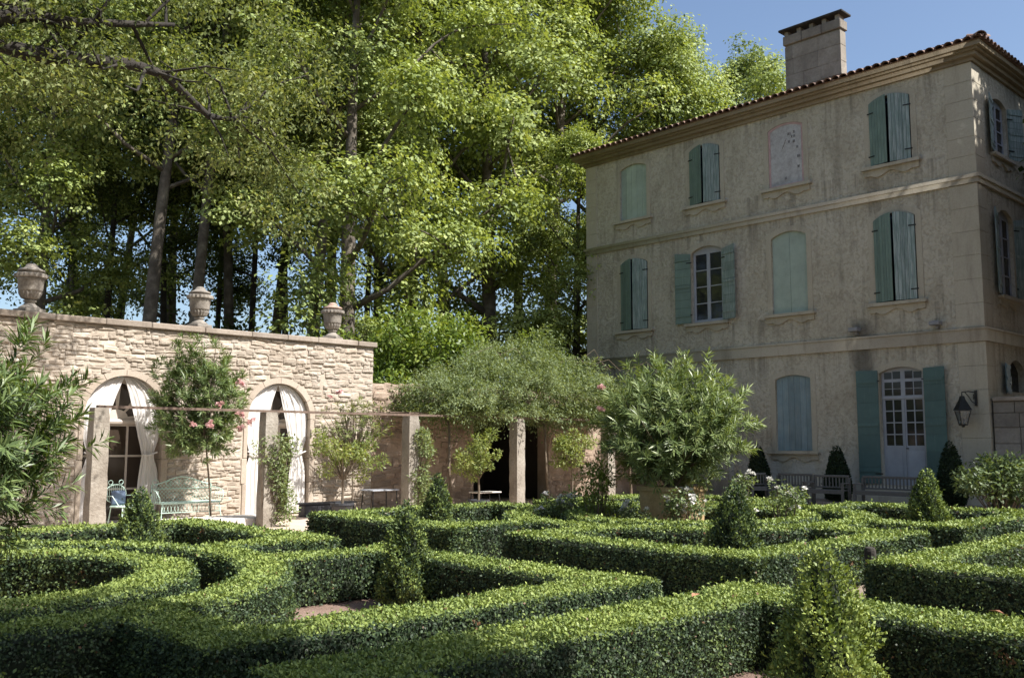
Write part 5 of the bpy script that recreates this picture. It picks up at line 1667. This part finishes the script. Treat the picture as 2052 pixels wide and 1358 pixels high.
# ------------------------------------------------------------------ trees
def gen_tree(seed, H_, CR, base=0.34, limbs=13, r0=0.27, leaf=0.20, clump=0.80, per=80, fork=False, subs=6, spread=1.0, bare=None):
    """returns (wood V,F) and leaf arrays of a broadleaf tree standing at the origin"""
    rg = np.random.default_rng(seed)
    wood = MB()
    nz = 9
    bend = rg.normal(0, 0.035*H_, 2)
    ph = rg.uniform(0, 6)
    trunk = []
    for i in range(nz + 1):
        f = i/nz
        trunk.append(np.array([bend[0]*f**1.5 + 0.18*math.sin(3*f + ph)*f, bend[1]*f**1.5 + 0.18*math.cos(2.6*f + ph)*f, H_*0.90*f]))
    rad = [r0*(1.25 if i == 0 else 1)*(1 - 0.86*(i/nz)**0.9) + 0.02 for i in range(nz + 1)]
    wood.tube(trunk, rad, 9)
    def tp(f):
        q = f*nz; i = min(int(q), nz - 1); return trunk[i] + (trunk[i + 1] - trunk[i])*(q - i)
    C_ = []
    for k in range(limbs):
        f = base + (0.97 - base)*((k + 0.5*rg.random())/limbs)
        s = tp(min(f, 0.99))
        az = k*2.399 + rg.normal(0, 0.35)
        prof = math.sin(math.pi*min(max((f - base)/(1 - base)*0.78 + 0.22, 0), 1))**0.7
        ln_ = CR*prof*rg.uniform(0.75, 1.12)*spread
        el = rg.uniform(0.35, 0.75) + 0.55*(f - base)/(1 - base)
        d = np.array([math.cos(az)*math.cos(el), math.sin(az)*math.cos(el), math.sin(el)])
        pts = [s, s + d*ln_*0.4 + np.array([0, 0, -0.03*ln_]), s + d*ln_*0.75 + np.array([0, 0, 0.04*ln_]), s + d*ln_ + np.array([0, 0, 0.02*ln_])]
        lr = max(r0*(1 - 0.8*f)*0.5, 0.035)
        wood.tube(pts, [lr, lr*0.75, lr*0.5, lr*0.2], 6)
        for j in range(subs):
            g_ = rg.uniform(0.3, 1.0)
            q = g_*3; i = min(int(q), 2)
            b = pts[i] + (pts[i + 1] - pts[i])*(q - i)
            dd = d*0.5 + rg.normal(0, 0.6, 3) + np.array([0, 0, 0.15]); dd /= np.linalg.norm(dd)
            sl = ln_*rg.uniform(0.22, 0.48)
            e = b + dd*sl
            wood.tube([b, b + dd*sl*0.5 + np.array([0, 0, 0.05]), e], [lr*0.4, lr*0.26, 0.012], 4, False)
            C_.append((*e, rg.uniform(0.75, 1.25)*clump))
            C_.append((*(b + dd*sl*0.55 + rg.normal(0, 0.25, 3)), rg.uniform(0.6, 1.0)*clump))
        C_.append((*pts[3], clump*rg.uniform(0.9, 1.3)))
    for j in range(5): C_.append((*(trunk[-1] + rg.normal(0, 0.6, 3)), clump))
    cl = np.array(C_)
    SP = 8                                         # leaves in one spray at a twig end
    k0 = np.repeat(np.arange(len(cl)), np.maximum((per/SP*(cl[:, 3]/clump)**2).astype(int), 3))
    ns = len(k0)
    d0 = unit(rg.normal(size=(ns, 3)) + np.array([0, 0, 0.25]))
    rr0 = rg.random(ns)**0.38
    c0 = cl[k0, :3] + d0*np.array([1, 1, 0.66])*(cl[k0, 3]*rr0)[:, None]
    m0 = unit(d0*0.55 + np.array([0, 0, 0.45]) + np.array(sun_dir)*0.45 + rg.normal(size=(ns, 3))*0.22)
    k = np.repeat(np.arange(ns), SP)
    n = len(k)
    off = rg.normal(size=(n, 3))*leaf*0.85
    m_ = m0[k]
    off = off - m_*np.sum(off*m_, axis=1, keepdims=True)*0.75
    P = c0[k] + off
    D = unit(off/leaf*0.8 + unit(rg.normal(size=(n, 3)))*0.35 - np.array([0, 0, 0.35]))
    NL = m_ + rg.normal(size=(n, 3))*0.22
    L_ = leaf*rg.uniform(0.65, 1.2, n)
    ck = k0[k]
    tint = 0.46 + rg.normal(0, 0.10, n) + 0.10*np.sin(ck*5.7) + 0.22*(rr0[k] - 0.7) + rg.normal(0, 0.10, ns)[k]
    return wood, (P, D, NL, L_, tint)

VAR = []
def make_variant(seed, bark='bark', leafm='plane_leaf', wl=0.72, **kw):
    wood, (P, D, NL, L_, tint) = gen_tree(seed, **kw)
    wm = bpy.data.meshes.new('trunk'); wm.from_pydata([tuple(v) for v in wood.V], [], wood.F); wm.shade_smooth(); wm.update(); wm.materials.append(M[bark])
    lm = leaf_mesh('crown', P, D, NL, L_, L_*wl, tint, 0.1, 0.5); lm.materials.append(M[leafm])
    return wm, lm

def tree(v, x, y, s, rz, label, name='plane_tree', group='tall trees beyond the wall', sz=None, z=0.0, tilt=(0, 0)):
    g = thing(name, label, 'tree', (x, y, z), rz, group)
    g.rotation_euler = (tilt[0], tilt[1], rz)
    g.scale = (s, s, sz or s)
    link('trunk', v[0], None, g)
    c_ = link('crown', v[1], None, g); c_['kind'] = 'stuff'
    return g

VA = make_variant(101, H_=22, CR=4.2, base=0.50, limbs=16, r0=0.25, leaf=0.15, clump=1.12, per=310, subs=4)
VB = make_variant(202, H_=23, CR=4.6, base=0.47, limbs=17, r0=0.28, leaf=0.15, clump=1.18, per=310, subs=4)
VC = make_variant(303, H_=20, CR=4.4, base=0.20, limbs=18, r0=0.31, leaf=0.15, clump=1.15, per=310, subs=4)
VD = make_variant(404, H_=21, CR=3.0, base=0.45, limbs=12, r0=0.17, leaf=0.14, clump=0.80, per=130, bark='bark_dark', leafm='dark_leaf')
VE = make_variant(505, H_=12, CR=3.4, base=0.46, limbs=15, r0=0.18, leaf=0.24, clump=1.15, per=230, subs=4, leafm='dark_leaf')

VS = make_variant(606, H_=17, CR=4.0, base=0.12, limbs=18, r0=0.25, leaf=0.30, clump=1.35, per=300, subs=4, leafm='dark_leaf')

def ground_at(px, dist):
    """ground point in picture column px at the given distance along the view"""
    h = Vector((fw.x, fw.y)).normalized()
    q = Vector((rt.x, rt.y))
    return h*dist + q*(dist*(px - 1026)/1899)
T = [ # picture column of the trunk, distance, variant, scale, label
 (283, 32, VB, 1.05, 'tall tree with a straight pale trunk between the left and middle urns'),
 (372, 33, VA, 1.05, 'tall tree with a leaning trunk just left of the middle urn'),
 (462, 38, VA, 1.05, 'tall tree right of the middle urn'),
 (616, 34, VB, 1.02, 'tree with a thick dark trunk left of the red-lidded urn'),
 (692, 31, VC, 1.10, 'big forked pale-trunked plane tree behind the red-lidded urn'),
 (60, 34, VC, 0.98, 'tree with a leaning trunk behind the urn at far left'),
 (155, 40, VA, 1.05, 'tree between the far left urn and the straight pale trunk'),
 (540, 46, VB, 1.15, 'back-row tree between the middle urn and the thick dark trunk'),
 (815, 37, VC, 1.22, 'bright plane tree rising above the shrub behind the high wall'),
 (900, 46, VB, 1.30, 'tall back-row plane tree above the vine'),
 (985, 39, VC, 1.28, 'plane tree with low bright boughs behind the vine'),
 (1095, 43, VB, 1.28, 'plane tree left of the house corner'),
 (1150, 38, VC, 0.75, 'lower plane tree close to the left corner of the house'),
 (1190, 47, VC, 1.42, 'plane tree behind the left end of the house roof'),
 (1285, 47, VB, 1.02, 'golden-green plane tree above the middle of the eaves'),
 (1350, 45, VC, 1.02, 'golden-green plane tree on the right of the tree line'),
 (1425, 46, VA, 0.76, 'smaller plane tree dipping to the eaves at the right of the tree line'),
 (1530, 54, VC, 1.30, 'single tree beside the chimney'),
 (760, 50, VA, 1.35, 'back-row plane tree above the red-lidded urn'),
 (660, 44, VB, 1.2, 'back-row plane tree left of the forked plane tree'),
 (1040, 52, VA, 1.42, 'back-row plane tree high above the vine'),
 (340, 48, VC, 1.15, 'back-row tree behind the leaning trunk'),
 (220, 50, VB, 1.1, 'back-row tree left of the straight pale trunk'),
 (-60, 36, VB, 1.0, 'tree at the left edge of the picture'),
]
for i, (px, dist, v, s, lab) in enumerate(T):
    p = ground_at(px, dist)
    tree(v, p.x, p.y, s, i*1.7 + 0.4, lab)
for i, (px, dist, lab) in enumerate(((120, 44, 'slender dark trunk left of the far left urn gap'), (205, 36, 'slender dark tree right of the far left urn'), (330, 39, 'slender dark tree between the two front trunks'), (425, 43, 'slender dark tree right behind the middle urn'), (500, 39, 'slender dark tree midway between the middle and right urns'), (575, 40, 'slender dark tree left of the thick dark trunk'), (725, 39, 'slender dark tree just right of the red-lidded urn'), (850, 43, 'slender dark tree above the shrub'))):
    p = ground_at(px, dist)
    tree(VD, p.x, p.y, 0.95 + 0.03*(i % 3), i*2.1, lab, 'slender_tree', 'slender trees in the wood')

# woodland undergrowth between the trunks
ucl = []
for q in range(130):
    q_ = ground_at(rng.uniform(-150, 1150), rng.uniform(36, 58))
    ucl.append((q_.x, q_.y, rng.uniform(1.5, 7.0) if rng.random() < 0.75 else rng.uniform(7, 11), rng.uniform(0.8, 1.6)))
ucl = np.array(ucl)
k = np.repeat(np.arange(len(ucl)), 150)
d = rnd_dirs(len(k)); rr = rng.random(len(k))**0.5
P = ucl[k, :3] + d*(ucl[k, 3]*rr)[:, None]
me = leaf_mesh('undergrowth', P, unit(d*0.5 + rnd_dirs(len(k))), np.array([0, 0, 0.6]) + rnd_dirs(len(k)), 0.2*rng.uniform(.7, 1.3, len(k)), 0.15, 0.35 + rng.normal(0, 0.2, len(k)))
o = stuff_leaves('woodland_undergrowth', me, M['dark_leaf'], None); tag(o, 'dark leafy undergrowth between the trunks beyond the wall', 'undergrowth')

# near tree whose dark boughs reach in from the upper left
def near_tree():
    g = thing('overhanging_tree', 'near tree whose dark boughs reach in at the upper left', 'tree', (2.6, 14.6, 0))
    rg = np.random.default_rng(77)
    def at(px, py, dist):
        d_ = fw + rt2*((px - 1026)/1899) + up2*((679 - py)/1899)
        p = Vector((0, 0, EYE)) + d_*dist
        return np.array([p.x - 2.6, p.y - 14.6, p.z])
    w_ = MB()
    V, F = tube_vf([(0, 0, 0), (0.05, 0.1, 2.2), (0.0, 0.0, 4.2), (-0.1, 0.1, 7.0), (-0.3, 0.3, 10.5)], [0.36, 0.30, 0.27, 0.2, 0.07], 9); w_.add(V, F)
    boughs = [
      ([(-0.02, 0.02, 4.9)], [(-60, 75, 13.2), (60, 108, 13.4), (170, 122, 13.8), (260, 128, 14.2), (330, 150, 14.6), (420, 235, 15.0), (470, 240, 15.4)], 0.17),
      ([(-0.05, 0.05, 6.0)], [(-40, 40, 13.0), (60, 30, 13.4), (140, 45, 13.6), (250, 48, 14.2), (350, 50, 14.6)], 0.15),
      ([(-0.08, 0.08, 6.8)], [(-20, 50, 13.2), (40, 15, 13.4), (75, -40, 13.6)], 0.16),
    ]
    cl = []
    for st, pts, r in boughs:
        P = [np.array(q) for q in st] + [at(*q) for q in pts]
        rr_ = list(np.linspace(r, 0.03, len(P)))
        V, F = tube_vf(P, rr_, 7); w_.add(V, F)
        for i in range(1, len(P)):
            for q in range(3):
                f = rg.random()
                b = P[i - 1] + (P[i] - P[i - 1])*f
                e = b + rg.normal(0, 0.75, 3)*np.array([1, 1, 0.7]) + np.array([0.15, 0.1, 0.15])
                V, F = tube_vf([b, (b + e)/2 + rg.normal(0, 0.1, 3), e], [0.03, 0.02, 0.008], 4, False); w_.add(V, F)
                cl.append((*e, rg.uniform(0.3, 0.55)))
    # drooping sprays in mid air to the right of the boughs
    for (px, py, dist, n, sp_) in ((300, 60, 15, 16, 1.1), (430, 110, 15.5, 22, 1.2), (520, 210, 16, 26, 1.1), (560, 320, 16.5, 18, 0.9), (480, 330, 16, 14, 0.8), (120, 60, 14, 14, 1.0), (200, 190, 14.5, 10, 0.8), (620, 130, 16, 14, 0.9), (590, 400, 16.5, 10, 0.7)):
        c0 = at(px, py, dist)
        for q in range(n):
            cl.append((*(c0 + rg.normal(0, sp_*0.55, 3)), rg.uniform(0.28, 0.5)))
    for j in range(26):
        cl.append((rg.uniform(2.4, 5.4), rg.uniform(-1.2, 1.0), rg.uniform(8.9, 10.6), rg.uniform(0.4, 0.7)))
    for j in range(90):
        cl.append((rg.normal(-0.8, 1.7), rg.normal(0, 1.7), rg.uniform(5.6, 10.8), rg.uniform(0.5, 0.9)))
    w_.build('trunk', M['bark_dark'], g, True)
    tw = MB()
    pe = at(470, 240, 15.4)
    for px, py in ((520, 215), (560, 300), (600, 390), (480, 330), (620, 150)):
        tw.tube([pe, (pe + at(px, py, 16.2))/2 + np.array([0, 0, 0.2]), at(px, py, 16.2)], [0.03, 0.02, 0.008], 4, False)
    tw.build('twigs', M['bark_dark'], g)
    cl = np.array(cl)
    k = np.repeat(np.arange(len(cl)), np.maximum((95*(cl[:, 3]/0.45)**2).astype(int), 5))
    n = len(k)
    d = rnd_dirs(n); r_ = rng.random(n)**0.45
    P = cl[k, :3] + d*np.array([1, 1, 0.7])*(cl[k, 3]*r_)[:, None]
    D = unit(d*0.5 + rnd_dirs(n)*0.7 - np.array([0, 0, 0.3]))
    NL = np.array([0, 0, 0.8]) + rnd_dirs(n)*0.7
    L_ = 0.085*rng.uniform(0.7, 1.25, n)
    stuff_leaves('crown', leaf_mesh('near_crown', P, D, NL, L_, L_*0.5, 0.45 + rng.normal(0, 0.17, n) + 0.15*np.sin(k*3.9)), M['grey_leaf'], g)
near_tree()

# trees outside the right of the frame: they shade the foreground and the side of the house
tree(VE, 3.35, -2.15, 0.72, 0.7, 'tree standing behind the viewer that shades the nearest hedges', 'shade_tree', None, 0.92)
tree(VS, 31.8, 3.1, 1.16, 2.0, 'tree right of the house that shades its side wall', 'shade_tree', None)
tree(VS, 35.2, 3.8, 1.08, 0.5, 'tree far right of the house beside its side wall', 'shade_tree', None)
tree(VS, 32.6, 0.2, 1.2, 5.1, 'second tree right of the house, behind the first', 'shade_tree', None)
tree(VE, 26.6, 5.2, 0.80, 2.6, 'slim tree just right of the frame that shades the benches', 'shade_tree', None, 0.95)
tree(VS, 27.4, 1.2, 0.66, 4.0, 'tree right of the garden that shades the benches by the house', 'shade_tree', None)

# unseen plane trees added behind and left of the viewer to cut sky light
for i, (x, y, s_, v) in enumerate(((-9.5, -9, 1.0, VC), (-10.5, -2, 1.05, VB), (-9.8, 5, 1.0, VC), (-10.6, 12, 1.05, VC), (-9.2, 18.5, 0.95, VB), (-4, -16, 0.95, VC), (4, -19, 0.95, VB), (12, -20, 0.95, VC))):
    tree(v, x, y, s_, i*1.9 + 0.8, ('plane tree left behind the viewer', 'plane tree well left behind the viewer', 'plane tree left of the viewer', 'plane tree left of the round bed', 'plane tree at the left end of the wall', 'plane tree straight behind the viewer', 'plane tree behind the viewer on the right', 'plane tree far behind the viewer on the right')[i] + ', unseen, added to cut sky light', 'plane_tree', 'unseen trees added around the garden to cut sky light')

# a few fallen leaves on the hedges and soil
for i, (x, y, z) in enumerate(((5.72, 4.15, 0.515), (5.2, 6.6, 0.02), (4.9, 6.9, 0.02), (5.4, 7.2, 0.02), (6.9, 4.6, 0.02), (4.2, 5.9, 0.02), (6.6, 2.35, 0.52))):
    a = i*1.3
    o = mesh('fallen_leaf', [(x, y, z), (x + 0.05*math.cos(a + .6), y + 0.05*math.sin(a + .6), z + 0.02), (x + 0.10*math.cos(a), y + 0.10*math.sin(a), z + 0.01), (x + 0.05*math.cos(a - .6), y + 0.05*math.sin(a - .6), z + 0.015)], [(0, 1, 2, 3)], M['dry_leaf'])
    tag(o, ('dry brown leaf lying on top of the foreground hedge', 'dry brown leaf on the soil patch inside the left bed', 'dry brown leaf at the back of the soil patch', 'dry brown leaf near the foot of the shaggy box cone', 'dry leaf on the path between hedges', 'dry leaf at the front of the soil patch', 'dry leaf on the nearest hedge at right')[i], 'leaf')
